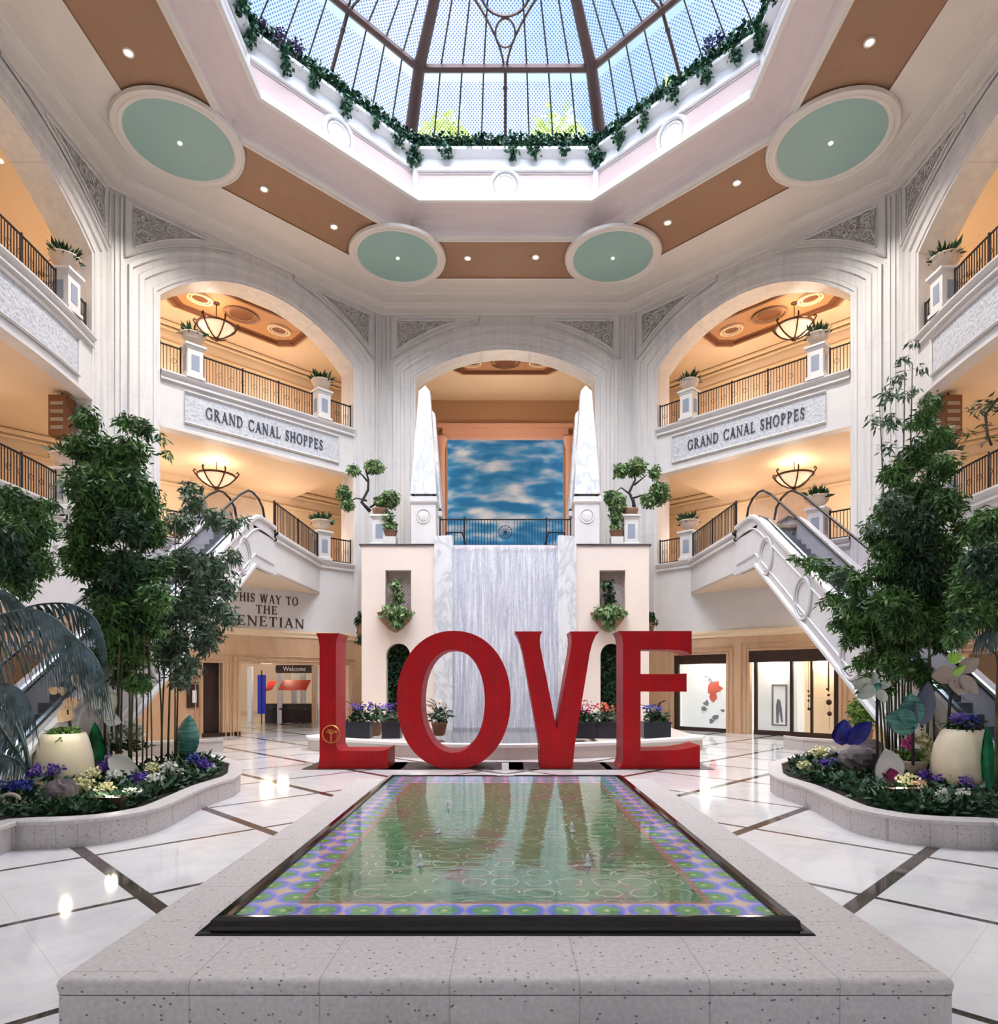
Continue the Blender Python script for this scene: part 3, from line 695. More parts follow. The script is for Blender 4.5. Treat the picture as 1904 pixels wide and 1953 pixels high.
def railing(key, lvl, spans, label, y=-.18):
    b = BAYS[key]; fr0 = b['fr']; zt = 14.6 if lvl == 3 else 8.0; H = 1.17
    s0, s1 = b['inn'][0], b['inn'][1]; mid = (s0+s1)/2; hw = (s1-s0)/2
    sag = .45 if key in ('left', 'right') else 0
    fr = lambda s, d, z: fr0(s, d+sag*max(0, 1-((s-mid)/hw)**2), z)
    t_ = thing('balcony_railing', fr(mid, y, zt), label, 'railing', 'gallery railings')
    for (a, c) in spans:
        n = max(1, int((c-a)/.6)); pts = [(a+(c-a)*k/n, y, zt+H) for k in range(n+1)]
        MB(fr).tube(pts, .035, 5).build('top_rail', MAT['iron'], t_)
        MB(fr).tube([(p[0], p[1], zt+.1) for p in pts], .02, 4).build('bottom_rail', MAT['iron'], t_)
        np_ = max(1, round((c-a)/1.6))
        for k in range(np_+1):
            s = a+(c-a)*k/np_; mb = MB(fr); mb.tube([(s, y, zt), (s, y, zt+H+.08)], .035, 5); mb.build('post', MAT['iron'], t_)
        mb = MB(fr); m_ = int((c-a)/.125)
        for k in range(1, m_):
            s = a+(c-a)*k/m_; mb.box(s-.011, s+.011, y-.011, y+.011, zt+.1, zt+H)
        for k in range(int((c-a)/.5)):
            s = a+.25+k*.5; mb.tube([(s+.1*math.cos(2*PI*q/8), y, zt+.62+.1*math.sin(2*PI*q/8)) for q in range(8)], .01, 3, closed=True)
        mb.build('baluster_grille', MAT['iron'], t_)
    return t_
def pedestal(p, z, rz, label, group='gallery pedestals', h=1.38, w=.62, inner='dark'):
    t_ = thing('pedestal', (p[0], p[1], z), label, 'pedestal', group, rz)
    M = mw(t_); fr = lambda x, y, zz: tuple(M @ Vector((x, y, zz)))
    a = w/2
    def sq(mb, prof):
        rows = [[(sx*r, sy*r, zz) for sx, sy in ((-1, -1), (1, -1), (1, 1), (-1, 1))] for r, zz in prof]
        mb.grid(rows, closed_u=True); b0 = len(mb.v); mb.f.append(tuple(range(b0-4, b0)))
    mb = MB(fr); sq(mb, [(a+.06, 0), (a+.06, .12), (a, .16), (a, h-.22)]); mb.build('shaft', MAT['wall_white'], t_)
    mb = MB(fr); sq(mb, [(a, h-.22), (a+.03, h-.18), (a+.03, h-.12), (a+.1, h-.08), (a+.1, h), (.05, h)]); mb.build('capital', MAT['wall_white'], t_)
    mb = MB(fr)
    for (ax_, sg) in (('y', -1), ('x', -1), ('x', 1)):
        for q, zz0, zz1, d in ((a*.5, .34, h-.42, .012),):
            if ax_ == 'y': mb.box(-q, q, sg*(a+d), sg*a, zz0, zz1)
            else: mb.box(sg*a, sg*(a+d), -q, q, zz0, zz1)
    mb.build('inset_panel', MAT['panel_gray'], t_)
    return t_
plain('panel_gray', lin(150, 160, 176), .35)
def urn(p, z, label, kind='green', r=.42, group='planted urns on the gallery pedestals', seed=1):
    t_ = thing('planted_urn', (p[0], p[1], z), label, 'planted urn', group)
    MB().lathe([(.16, 0), (.2, .03), (.14, .07), (.17, .12), (.30, .18), (.40, .30), (.43, .44), (.47, .47), (.47, .51), (.40, .51), (.36, .44), (.05, .40)], (p[0], p[1], z), 20).build('bowl', MAT['urn_stone'], t_, True)
    rs = np.random.RandomState(seed); n = 130
    a = rs.uniform(0, 2*PI, n); rr = rs.uniform(0, .36, n)
    C = np.stack([p[0]+np.cos(a)*rr, p[1]+np.sin(a)*rr, z+.42+rs.uniform(0, .22, n)], 1)
    leafmesh('leaves', MAT['leaf_dark'], t_, C, .32, seed, 0, .3, up=(-.25, 1.3))
    return t_
NMS = {'left_diagonal': 'left angled', 'right_diagonal': 'right angled', 'left': 'far left', 'right': 'far right'}
k_ = 0
for key in ('left_diagonal', 'right_diagonal', 'left', 'right'):
    b = BAYS[key]; fr0 = b['fr']
    dgn = key.endswith('diagonal')
    pA, pB = (3.3, 9.12) if dgn else (2.75, 10.2)
    rz = math.atan2(fr0(1, 0, 0)[1]-fr0(0, 0, 0)[1], fr0(1, 0, 0)[0]-fr0(0, 0, 0)[0])
    if key.startswith('left'): rz += PI
    for lvl in (3, 2):
        balcony(key, lvl)
        zt = 14.6 if lvl == 3 else 8.0
        s0, s1 = b['inn'][0], b['inn'][1]; mid = (s0+s1)/2; hw = (s1-s0)/2; sag = .45 if not dgn else 0
        lv = 'upper' if lvl == 3 else 'lower'
        for s, w_ in ((pA, 'inner'), (pB, 'outer')):
            if not dgn and s == pB: continue
            d = -.12+sag*max(0, 1-((s-mid)/hw)**2); p = fr0(s, d, 0); k_ += 1
            wh = 'nearer the waterfall' if w_ == 'inner' else 'farther from the waterfall'
            pedestal(p, zt, rz, 'white pedestal, %s gallery of the %s arch, %s' % (lv, NMS[key], wh))
            urn(p, zt+1.38, 'leafy stone urn on the %s gallery of the %s arch, %s' % (lv, NMS[key], wh), seed=k_)
        if lvl == 3 or not dgn:
            spans = [(s0+.05, pA-.45), (pA+.45, pB-.45), (pB+.45, s1-.05)] if dgn else [(s0+.05, pA-.45), (pA+.45, s1-.05)]
        else: spans = [(s0+.05, pA-.45), (pB+.45, s1-.05)]
        railing(key, lvl, spans, 'dark iron railing on the %s gallery of the %s arch' % (lv, NMS[key]))
# ------------------------------------------------------------------ signs
def text(name, body, mat, parent, M, size, depth=.02, spacing=1.0, label=None, width=None, squash=1.0):
    cu = bpy.data.curves.new(name, 'FONT'); cu.body = body; cu.size = size; cu.extrude = depth; cu.align_x = 'CENTER'; cu.align_y = 'CENTER'; cu.space_character = spacing
    cu.offset = size*.006; cu.resolution_u = 3
    o = bpy.data.objects.new(name, cu); COL.objects.link(o)
    bpy.context.view_layer.update()
    dg = bpy.context.evaluated_depsgraph_get(); me = bpy.data.meshes.new_from_object(o.evaluated_get(dg)); bpy.data.objects.remove(o)
    xs = [v.co.x for v in me.vertices]
    k = (width/(max(xs)-min(xs))) if width else 1.0
    inv = mw(parent).inverted() if parent else Matrix.Identity(4)
    me.transform(inv @ M @ Matrix.Diagonal((k, squash, 1, 1))); me.materials.clear(); me.materials.append(mat)
    o = bpy.data.objects.new(name, me); COL.objects.link(o)
    if parent: o.parent = parent
    return o
def wall_matrix(origin, right, up=(0, 0, 1)):
    r = Vector(right).normalized(); u = Vector(up); n = r.cross(u)
    return Matrix(((r.x, u.x, n.x, origin[0]), (r.y, u.y, n.y, origin[1]), (r.z, u.z, n.z, origin[2]), (0, 0, 0, 1)))
def glyph(ch):
    P = []; T, t = .15, .065
    def bar(x0, y0, x1, y1, w_):
        dx, dy = x1-x0, y1-y0; l = math.hypot(dx, dy); nx, ny = -dy/l*w_/2, dx/l*w_/2; P.append([(x0+nx, y0+ny), (x1+nx, y1+ny), (x1-nx, y1-ny), (x0-nx, y0-ny)])
    def ser(x, y, h=.16): P.append([(x-h, y), (x+h, y), (x+h*.6, y+(.045 if y < .5 else -.045)), (x-h*.6, y+(.045 if y < .5 else -.045))])
    def stem(x, w_=T): bar(x, 0, x, 1, w_); ser(x, 0, w_*.6+.08); ser(x, 1, w_*.6+.08)
    def ring(cx, cy, rx, ry, a0, a1, wx=T, wy=t, n=16):
        for k in range(n):
            q = []
            for a, r in ((k, 1), (k+1, 1), (k+1, 0), (k, 0)):
                th = math.radians(a0+(a1-a0)*a/n); q.append((cx+(rx-(0 if r else wx))*math.cos(th), cy+(ry-(0 if r else wy))*math.sin(th)))
            P.append(q)
    W = .8
    if ch == 'O': ring(.47, .5, .45, .52, 0, 360, n=24); W = .98
    elif ch == 'C': ring(.47, .5, .45, .52, 45, 315, n=20); bar(.80, .68, .80, .95, .05); bar(.8, .05, .8, .3, .04); W = .9
    elif ch == 'G': ring(.47, .5, .45, .52, 45, 318, n=20); bar(.80, .7, .80, .95, .05); bar(.78, .05, .78, .42, T); ser(.78, .44, .15); W = .98
    elif ch in 'RP':
        stem(.17); ring(.32, .73, .33, .27, -90, 90, T, t, 10); bar(.2, .965, .34, .965, t); bar(.2, .49, .34, .49, t); W = .74
        if ch == 'R': bar(.38, .48, .76, .02, T); ser(.8, 0, .1); W = .88
    elif ch == 'D': stem(.17); ring(.36, .5, .48, .5, -90, 90, T, t, 12); bar(.2, .965, .38, .965, t); bar(.2, .035, .38, .035, t); W = .94
    elif ch == 'A': bar(.12, 0, .42, 1, t); bar(.42, 1, .74, 0, T); bar(.2, .33, .62, .33, t); ser(.1, 0, .13); ser(.75, 0, .17); W = .88
    elif ch == 'V': bar(.13, 1, .44, 0, T); bar(.44, 0, .74, 1, t); ser(.1, 1, .17); ser(.76, 1, .12); W = .86
    elif ch == 'W': bar(.12, 1, .36, 0, T); bar(.36, 0, .58, 1, t); bar(.58, 1, .82, 0, T); bar(.82, 0, 1.06, 1, t); ser(.1, 1, .15); ser(.58, 1, .12); ser(1.08, 1, .12); W = 1.2
    elif ch == 'Y': bar(.1, 1, .42, .45, T); bar(.74, 1, .42, .45, t); bar(.42, .5, .42, 0, T); ser(.1, 1, .15); ser(.76, 1, .12); ser(.42, 0, .18); W = .86
    elif ch == 'N': bar(.14, 0, .14, 1, t); bar(.12, 1, .76, 0, T); bar(.78, 0, .78, 1, t); ser(.14, 0, .13); ser(.1, 1, .13); ser(.78, 1, .13); W = .94
    elif ch == 'H': stem(.17); stem(.72); bar(.2, .52, .7, .52, t); W = .9
    elif ch == 'I': stem(.18); W = .38
    elif ch == 'L': stem(.17); bar(.17, .035, .62, .035, t); bar(.64, 0, .64, .24, .05); W = .70
    elif ch == 'T': bar(.4, 0, .4, 1, T); ser(.4, 0, .17); bar(.04, .965, .76, .965, t); bar(.06, 1, .06, .76, .05); bar(.74, 1, .74, .76, .05); W = .82
    elif ch == 'E': stem(.17); bar(.17, .965, .6, .965, t); bar(.17, .035, .64, .035, t); bar(.17, .52, .5, .52, t); bar(.6, 1, .6, .78, .05); bar(.66, 0, .66, .23, .05); bar(.5, .63, .5, .41, .05); W = .74
    elif ch == 'S': ring(.31, .73, .24, .29, 25, 235, .10, .07, 10); bar(.14, .62, .48, .38, .17); ring(.31, .27, .26, .29, -155, 55, .10, .07, 10); bar(.53, .72, .53, .95, .04); bar(.08, .05, .08, .28, .04); W = .64
    else: W = .45
    return P, W
def serif_text(body, mat, parent, M, height, width, depth=.03):
    """one mesh per word, children of parent"""
    x = 0; sp = .14; words = []; cur = None
    for ch in body:
        P, W = glyph(ch)
        if ch == ' ': cur = None
        elif cur is None: cur = ([], []); words.append(cur)
        for q in P:
            vs, fs = cur; b = len(vs); n = len(q); vs += [(x+u, v, 0) for u, v in q]+[(x+u, v, 1) for u, v in q]
            fs += [tuple(range(b, b+n)), tuple(range(b+n, b+2*n))]+[(b+i, b+(i+1) % n, b+n+(i+1) % n, b+n+i) for i in range(n)]
        x += W+sp
    x -= sp; k = width/x; M2 = mw(parent).inverted() @ M
    for vs, fs in words:
        me = bpy.data.meshes.new('word'); me.from_pydata([tuple(M2 @ Vector(((u-x/2)*k, (v-.5)*height, d*depth))) for u, v, d in vs], [], fs); me.materials.append(mat)
        o = bpy.data.objects.new('word', me); COL.objects.link(o); o.parent = parent
for key, right in (('left_diagonal', (Q, Q, 0)), ('right_diagonal', (Q, -Q, 0))):
    fr = BAYS[key]['fr']; c = fr(6.0, .055, 13.40)
    t_ = thing('sign_lettering', c, 'dark raised serif letters GRAND CANAL SHOPPES on the %s gallery front' % NMS[key], 'sign lettering')
    serif_text('GRAND CANAL SHOPPES', MAT['lettering'], t_, wall_matrix(c, right), .46, 5.35, .04)
fr = BAYS['left_diagonal']['fr']
sg_ = thing('wall_lettering', fr(6.05, .03, 4.7), 'dark wall letters THIS WAY TO THE VENETIAN under the left landing', 'sign lettering')
for body, z, wd, sz in (('THIS WAY TO', 5.95, 3.0, .38), ('THE', 5.47, .98, .37), ('VENETIAN', 4.95, 3.6, .43)):
    serif_text(body, MAT['lettering_dark'], sg_, wall_matrix(fr(6.05, .02, z), (Q, Q, 0)), sz, wd, .03)

# ------------------------------------------------------------------ coffers, lamps in the galleries
def octp(cx, cy, a, b, cut):
    return [(cx-a+cut, cy-b), (cx+a-cut, cy-b), (cx+a, cy-b+cut), (cx+a, cy+b-cut), (cx+a-cut, cy+b), (cx-a+cut, cy+b), (cx-a, cy+b-cut), (cx-a, cy-b+cut)]
def coffer(fr, cx, zc, dark, label, a=3.1, b=1.35, cy=-3.1):
    c = fr(cx, cy, zc); t_ = thing('ceiling_coffer', (c[0], c[1], zc-.2), label, 'ceiling coffer', 'ceiling coffers')
    def ringo(name, mat, steps):
        mb = MB(fr); rows = []
        for (da, dz) in steps: rows.append([(x, y, zc+dz) for x, y in octp(cx, cy, a+da, b+da, .55)])
        mb.grid(rows, closed_u=True); return mb.build(name, mat, t_)
    ringo('outer_frame', MAT['trim_cream'], [(.32, 0), (.32, -.10), (.12, -.14), (.08, -.02)])
    ringo('inner_frame', MAT['warm_brown'] if dark else MAT['warm_plaster'], [(.08, -.03), (0, -.16), (-.12, -.16), (-.16, -.05), (-.28, -.05), (-.32, -.01)])
    mb = MB(fr); mb.prism(octp(cx, cy, a-.3, b-.3, .45), zc-.03, zc-.01); mb.build('field', MAT['coffer_field'] if dark else MAT['warm_plaster'], t_)
    for q, r in ((0, .62), (-1.9, .42), (1.9, .42)):
        mb = MB(fr)
        for rr, tr in ((r, .07), (r*.72, .04)):
            mb.tube([(cx+q+rr*1.25*math.cos(2*PI*k/24), cy+rr*math.sin(2*PI*k/24), zc-.07) for k in range(24)], tr, 5, closed=True)
        mb.build('rosette_ring', MAT['trim_cream'] if q else MAT['coffer_ring'], t_)
        mb = MB(fr); mb.prism([(cx+q+r*.7*1.25*math.cos(2*PI*k/20), cy+r*.7*math.sin(2*PI*k/20)) for k in range(20)], zc-.055, zc-.035); mb.build('rosette_disc', MAT['warm_brown'] if dark else MAT['coffer_field'], t_)
    return t_
plain('coffer_field', lin(190, 142, 98), .5); plain('coffer_ring', lin(150, 112, 84), .5)
def chandelier(c, zc, label, drop=1.15, r=.82):
    x, y = c[0], c[1]; zb = zc-drop
    t_ = thing('bowl_chandelier', (x, y, zb-.55), label, 'chandelier', 'gallery bowl chandeliers')
    MB().lathe([(.03, -.5), (.25, -.46), (.55, -.28), (.74, -.08), (.80, .02), (.77, .02), (.70, -.08), (.50, -.25), (.05, -.42)], (x, y, zb), 24).build('glass_bowl', MAT['lamp_bowl'], t_, True)
    MB().tube([(x+r*math.cos(2*PI*k/24), y+r*math.sin(2*PI*k/24), zb+.03) for k in range(24)], .05, 6, closed=True).build('rim', MAT['bronze'], t_)
    for k in range(6):
        a = 2*PI*k/6+.3; mb = MB(); ca, sa = math.cos(a), math.sin(a)
        mb.tube([(x+ca*q, y+sa*q, zb+h) for q, h in ((.06, -.54), (.3, -.47), (.58, -.30), (.78, -.1), (.90, .05), (.98, .18), (.92, .26), (.86, .2))], .035, 5)
        mb.build('arm', MAT['bronze'], t_)
    MB().ball((x, y, zb-.55), .13, sq=(1, 1, .8)).build('finial', MAT['bronze'], t_)
    mb = MB(); mb.tube([(x, y, zb-.45), (x, y, zc-.03)], .022, 5)
    mb.build('stem', MAT['bronze'], t_)
    MB().lathe([(.02, -.1), (.14, -.07), (.16, 0)], (x, y, zc), 12).build('canopy', MAT['bronze'], t_)
    lamp('chandelier_light', (x, y, zb+.2), 60, (1, .86, .7), .5)
    return t_
def downlight(fr, s, d, z, power=1900, color=(1, .84, .70)):
    c = fr(s, d, z); k = MB(); k.lathe([(.01, 0), (.09, 0), (.11, -.015), (.11, .02)], (c[0], c[1], z-.01), 12)
    o = k.build('recessed_downlight', MAT['lamp_glow']); lamp('gallery_spot', (c[0], c[1], z-.06), power, color, .08, 2.6, (0, 0, 0), 1)
    return o
for key in ('left_diagonal', 'right_diagonal', 'left', 'right'):
    fr = BAYS[key]['fr']; nm = NMS[key]; mid = 6.05 if key.endswith('l') else 6.45
    for lv, zc, dark in (('upper', 19.85, True), ('lower', 12.95, False)):
        coffer(fr, mid-.2, zc, dark, '%s octagonal ceiling coffer in the %s gallery behind the %s arch' % ('dark brown' if dark else 'peach', lv, nm))
        chandelier(fr(mid+1.0 if key.endswith('l') else mid, -3.0, 0), zc, 'glass bowl chandelier in the %s gallery behind the %s arch' % (lv, nm))
        if key.endswith('l') or not dark:
            for s in (3.0, 9.0): lamp('gallery_fill_light', fr(s, -4.6, zc-2.7), 125 if key.endswith('l') else 90, (1, .80, .66), .5)  # soft fill points added to brighten the galleries, no fixtures behind them
        for q, s in enumerate((2.6, 9.8)):
            o = downlight(fr, s, -2.2, zc, 1900 if key.endswith('l') else (250 if dark else 700)); tag(o, 'recessed light, %s end of the %s gallery ceiling, %s arch' % ('inner' if q == 0 else 'outer', lv, nm), 'downlight', 'gallery downlights')

# brown hanging panels in the side galleries
for sg, nm in ((-1, 'left'), (1, 'right')):
    p = at(119 if sg < 0 else 1809, 800, 23.6); mb = MB(); X = sg*15.6
    Y = abs(X)*F/abs((119 if sg < 0 else 1809)-CX)
    mb.box(X-.3, X+.3, Y-.28, Y+.28, 10.9, 12.3); o = mb.build('directory_sign', MAT['warm_brown'])
    tag(o, 'dark brown hanging sign box in the lower gallery at the far %s' % nm, 'sign')
    mb2 = MB()
    for k in range(4): mb2.box(X-.22, X+.22, Y-.30, Y-.28, 11.1+k*.28, 11.22+k*.28)
    mb2.build('bars', MAT['mirror_frame'], o)
    mb3 = MB(); mb3.tube([(X, Y, 12.3), (X, Y, 12.95)], .03, 5); mb3.build('hanger', MAT['iron'], o)

# ------------------------------------------------------------------ centre bay: hall behind the waterfall with painted sky
fr = BAYS['back']['fr']
mb = MB(); mb.box(-8, 8, 33.6, 48, 7.7, 8.0); struct(mb.build('floor', MAT['warm_plaster']))
mb = MB(); mb.box(-9, 9, 33.25, 42.6, 20.3, 20.5); struct(mb.build('ceiling', MAT['warm_plaster']))
mb = MB(); mb.box(-5.6, -5.3, 33.3, 42, 7.7, 20.3); mb.box(5.3, 5.6, 33.3, 42, 7.7, 20.3); struct(mb.build('wall_hall', MAT['warm_plaster']))
mb = MB(); mb.box(-5.6, 5.6, 42, 42.5, 18.5, 20.3); mb.box(-5.6, -3.75, 42, 42.5, 7.7, 18.6); mb.box(3.75, 5.6, 42, 42.5, 7.7, 18.6); struct(mb.build('wall_hall_end', MAT['hall_brown'] if 'hall_brown' in MAT else plain('hall_brown', lin(190, 150, 118), .6)))
mb = MB()
mb.box(-3.9, 3.9, 41.6, 42.0, 17.75, 17.95); mb.box(-4.0, 4.0, 41.5, 42.0, 17.95, 18.35); mb.box(-4.3, 4.3, 41.4, 42.0, 18.35, 18.6)
struct(mb.build('trim_8', plain('pink_stone', lin(226, 176, 156), .5)))
for sg in (-1, 1):
    mb = MB(); mb.lathe([(.34, 0), (.34, .3), (.27, .4), (.25, 1), (.21, 9.0), (.24, 9.1), (.38, 9.7), (.38, 9.8)], (sg*4.05, 41.6, 8.0), 16)
    o = mb.build('column', MAT['pink_stone'], None, True); tag(o, 'slender pink column at the %s edge of the painted sky' % ('left' if sg < 0 else 'right'), 'column')
mb = MB(); mb.grid([[(8*math.sin(a), 50-3*math.cos(a), z) for a in [k*.2-1.2 for k in range(13)]] for z in (5, 21)])
o = mb.build('painted_sky', MAT['painted_sky'], recalc=False); tag(o, 'painted blue sky mural with drifting white clouds at the end of the central hall', 'mural')
area('mural_cove_light', (0, 43.2, 8.3), (math.radians(125), 0, 0), 7, .5, 120, (.85, .93, 1))
coffer(fr, 6.27, 20.3, True, 'dark octagonal coffer in the ceiling of the central hall above the sky mural', a=3.0, b=1.2, cy=-3.7)
lamp('hall_light', (0, 37.5, 15.5), 330, (1, .78, .56), .5)
for x in (-3.6, 3.6):
    o = downlight(lambda s, d, z: (s, d, z), x, 35.2, 20.3, 60); tag(o, 'small recessed light in the central hall ceiling, %s side' % ('left' if x < 0 else 'right'), 'downlight')

# waterfall block
FY = 28.5; ZT = 8.28
for sg, nm in ((-1, 'left'), (1, 'right')):
    def X(a): return sg*a
    # front face with a square niche and an arched niche
    mb = MB()
    def rect(x0, x1, z0, z1, y=FY): mb.add([(X(x0), y, z0), (X(x1), y, z0), (X(x1), y, z1), (X(x0), y, z1)], [(0, 1, 2, 3)])
    nx0, nx1, nz0, nz1 = 4.10, 5.22, 5.15, 7.15
    ax0, ax1, az0, azs = 4.14, 5.18, .5, 3.45
    rect(3.05, nx0, .0, ZT-.06); rect(nx1, 6.25, .0, ZT-.06); rect(nx0, nx1, nz1, ZT-.06); rect(nx0, nx1, azs+.65, nz0)
    rect(nx0, nx1, 0, az0)
    ar = [(ax0+(ax1-ax0)/2-(ax1-ax0)/2*math.cos(PI*k/14), azs+(ax1-ax0)/2*math.sin(PI*k/14)) for k in range(15)]
    mb.grid([[(X(a), FY, z) for a, z in ar], [(X(a), FY, azs+.65) for a, z in ar]])
    rect(nx0, ax0, az0, azs+.65); rect(ax1, nx1, az0, azs+.65)
    mb.add([(X(6.25), FY, 0), (X(6.25), 33.2, 0), (X(6.25), 33.2, ZT-.06), (X(6.25), FY, ZT-.06)], [(0, 1, 2, 3)])
    # niche recesses
    for (x0, x1, z0, z1) in ((nx0, nx1, nz0, nz1),):
        mb.add([(X(x0), FY, z0), (X(x1), FY, z0), (X(x1), FY, z1), (X(x0), FY, z1), (X(x0), FY+.5, z0), (X(x1), FY+.5, z0), (X(x1), FY+.5, z1), (X(x0), FY+.5, z1)], [(0, 1, 5, 4), (1, 2, 6, 5), (2, 3, 7, 6), (3, 0, 4, 7)])
    ap = [(ax0, az0)]+ar+[(ax1, az0)]
    mb.grid([[(X(a), FY, z) for a, z in ap], [(X(a), FY+.6, z) for a, z in ap]])
    struct(mb.build('wall_waterfall_'+nm, MAT['block_cream'], recalc=False))
    mb = MB(); mb.add([(X(nx0), FY+.5, nz0), (X(nx1), FY+.5, nz0), (X(nx1), FY+.5, nz1), (X(nx0), FY+.5, nz1)], [(0, 1, 2, 3)]); 
    struct(mb.build('wall_niche_'+nm, MAT['warm_gray'] if 'warm_gray' in MAT else plain('warm_gray', lin(196, 176, 168), .6)))
    lm = MB()
    for k in range(-8, 12):
        for s2 in (1, -1):
            a0 = nx0+k*.14; pts = []
            for q in range(9):
                z = nz0+q*.25; a = a0+s2*q*.25 if s2 > 0 else a0+2-(q*.25)
                if nx0 <= a <= nx1: pts.append((X(a), FY+.44, z))
            if len(pts) > 1: lm.tube(pts, .011, 3)
    o = lm.build('lattice_screen', MAT['wall_white']); tag(o, 'pale diagonal lattice at the back of the square niche %s of the waterfall' % nm, 'lattice')
    mb = MB(); mb.add([(X(a), FY+.6, z) for a, z in ap], [tuple(range(len(ap)))]); struct(mb.build('wall_niche_back_'+nm, MAT['soil']))
    rs = np.random.RandomState(7+sg); n = 1500
    C = np.stack([X(1)*rs.uniform(ax0+.05, ax1-.05, n), rs.uniform(FY+.35, FY+.58, n), rs.uniform(az0, azs+.42, n)], 1)
    o = leafmesh('creeper', MAT['leaf_dark'], None, C, .16, 9+sg, .2, .6); tag(o, 'dark green creeper filling the arched niche %s of the waterfall' % nm, 'creeper', None, 'stuff')
    # top ledge
    mb = MB(); mb.box(min(X(3.0), X(6.35)), max(X(3.0), X(6.35)), FY-.06, 33.1, ZT-.06, ZT); struct(mb.build('trim_9', MAT['dark_gray']))
    # marble wing beside the water
    mb = MB(); mb.prism([(X(3.1), FY+.3), (X(3.08), FY-.12), (X(2.35), FY-.35), (X(2.27), FY-.3), (X(2.27), FY+.3)], .2, 8.6)
    o = mb.build('marble_slab', MAT['vein_marble']); tag(o, 'tall veined gray marble slab flanking the waterfall on its %s' % nm, 'marble slab')
    # obelisks: front pair and the pair behind
    for (yy, xx, w_) in ((28.95, 3.55, 'front'), (31.4, 3.58, 'rear')):
        t_ = thing('obelisk', (X(xx), yy, ZT), '%s white marble obelisk on a square pedestal %s of the sky mural' % (w_, nm), 'obelisk', 'marble obelisks')
        def sq(mb, prof):
            rows = [[(X(xx)+a*r, yy+b*r, ZT+z) for a, b in ((-1, -1), (1, -1), (1, 1), (-1, 1))] for r, z in prof]
            mb.grid(rows, closed_u=True); b0 = len(mb.v); mb.f.append(tuple(range(b0-4, b0)))
        mb = MB(); sq(mb, [(.53, 0), (.53, 1.72), (.56, 1.74), (.60, 1.82), (.60, 2.02), (.56, 2.05)]); mb.build('plinth', MAT['wall_white'], t_)
        mb = MB(); mb.ball((X(xx), yy-.54, ZT+1.2), .24, 12, 7, (1, .15, 1)); mb.tube([(X(xx)+.3*math.cos(2*PI*k/20), yy-.54, ZT+1.2+.3*math.sin(2*PI*k/20)) for k in range(20)], .03, 5, closed=True); mb.build('carved_boss', MAT['pier_marble'], t_)
        for (qa, qb) in ((-1, -1), (1, -1), (1, 1), (-1, 1)): MB().ball((X(xx)+qa*.45, yy+qb*.45, ZT+2.1), .07, 8, 5).build('ball_foot', MAT['bronze'], t_)
        mb = MB(); sq(mb, [(.56, 2.16), (.56, 2.2), (.24, 6.75), (.02, 7.08)]); mb.build('shaft', MAT['vein_marble'], t_)
    # pedestals with bonsai
    pedestal((X(5.55), FY+.65), ZT, 0, 'white pedestal with gray inset on the %s side of the waterfall block' % nm, 'waterfall pedestals')
mb = MB(); rs = random.Random(4)
nx, nz = 60, 30
rows = [[(-2.27+4.54*i/nx, FY+.05-.03*math.sin(i*1.7)-.025*math.sin(i*.63+1)-.14*(1-k/nz)**6*0, .3+(8.2-.3)*k/nz) for i in range(nx+1)] for k in range(nz+1)]
rows.append([(-2.27+4.54*i/nx, FY+.15, 8.27) for i in range(nx+1)]); rows.append([(-2.27+4.54*i/nx, FY+.8, 8.28) for i in range(nx+1)])
mb.grid(rows); o = mb.build('waterfall', MAT['waterfall'], None, True); tag(o, 'tall sheet of white falling water between two marble slabs', 'waterfall')
mb = MB(); mb.box(-2.27, 2.27, FY+.35, 33.6, .1, 8.26); mb.box(-6.2, 6.2, FY+2, 33.6, 7.9, 8.1); struct(mb.build('wall_waterfall_core', MAT['rock']))
mb = MB(); mb.box(-2.27, 2.27, FY+.2, FY+.5, 8.16, 8.3); struct(mb.build('trim_10', MAT['rock']))
# terrace railing behind the water
t_ = thing('terrace_railing', (0, 29.6, 8.3), 'gray iron railing with central star behind the waterfall lip', 'railing')
for q, z in (('top_rail', 9.62), ('bottom_rail', 8.45)): MB().tube([(-2.95, 29.6, z), (2.95, 29.6, z)], .03, 5).build(q, MAT['iron'], t_)
for x in (-2.95, -1.85, 1.85, 2.95): MB().tube([(x, 29.6, 8.25), (x, 29.6, 9.72)], .035, 5).build('post', MAT['iron'], t_)
mb = MB()
for k in range(1, 44):
    x = -2.95+k*5.9/44
    if abs(x) > .34: mb.tube([(x, 29.6, 8.45), (x, 29.6, 9.62)], .012, 4)
mb.tube([(.3*math.cos(2*PI*k/16), 29.6, 9.05+.3*math.sin(2*PI*k/16)) for k in range(16)], .015, 4, closed=True)
for k in range(6): mb.tube([(.28*math.cos(PI*k/6), 29.6, 9.05+.28*math.sin(PI*k/6)), (-.28*math.cos(PI*k/6), 29.6, 9.05-.28*math.sin(PI*k/6))], .012, 4)
mb.build('baluster_grille', MAT['iron'], t_)
for sg in (-1, 1):
    mb = MB(); mb.tube([(sg*2.75, 30.4, 9.2), (sg*2.0, 30.3, 9.2), (sg*1.75, 30.2, 8.35)], .035, 5); mb.tube([(sg*2.75, 30.4, 9.2), (sg*2.75, 30.4, 8.3)], .035, 5)
    o = mb.build('stair_handrail', MAT['iron']); tag(o, 'short dark stair handrail behind the %s end of the terrace railing' % ('left' if sg < 0 else 'right'), 'handrail')

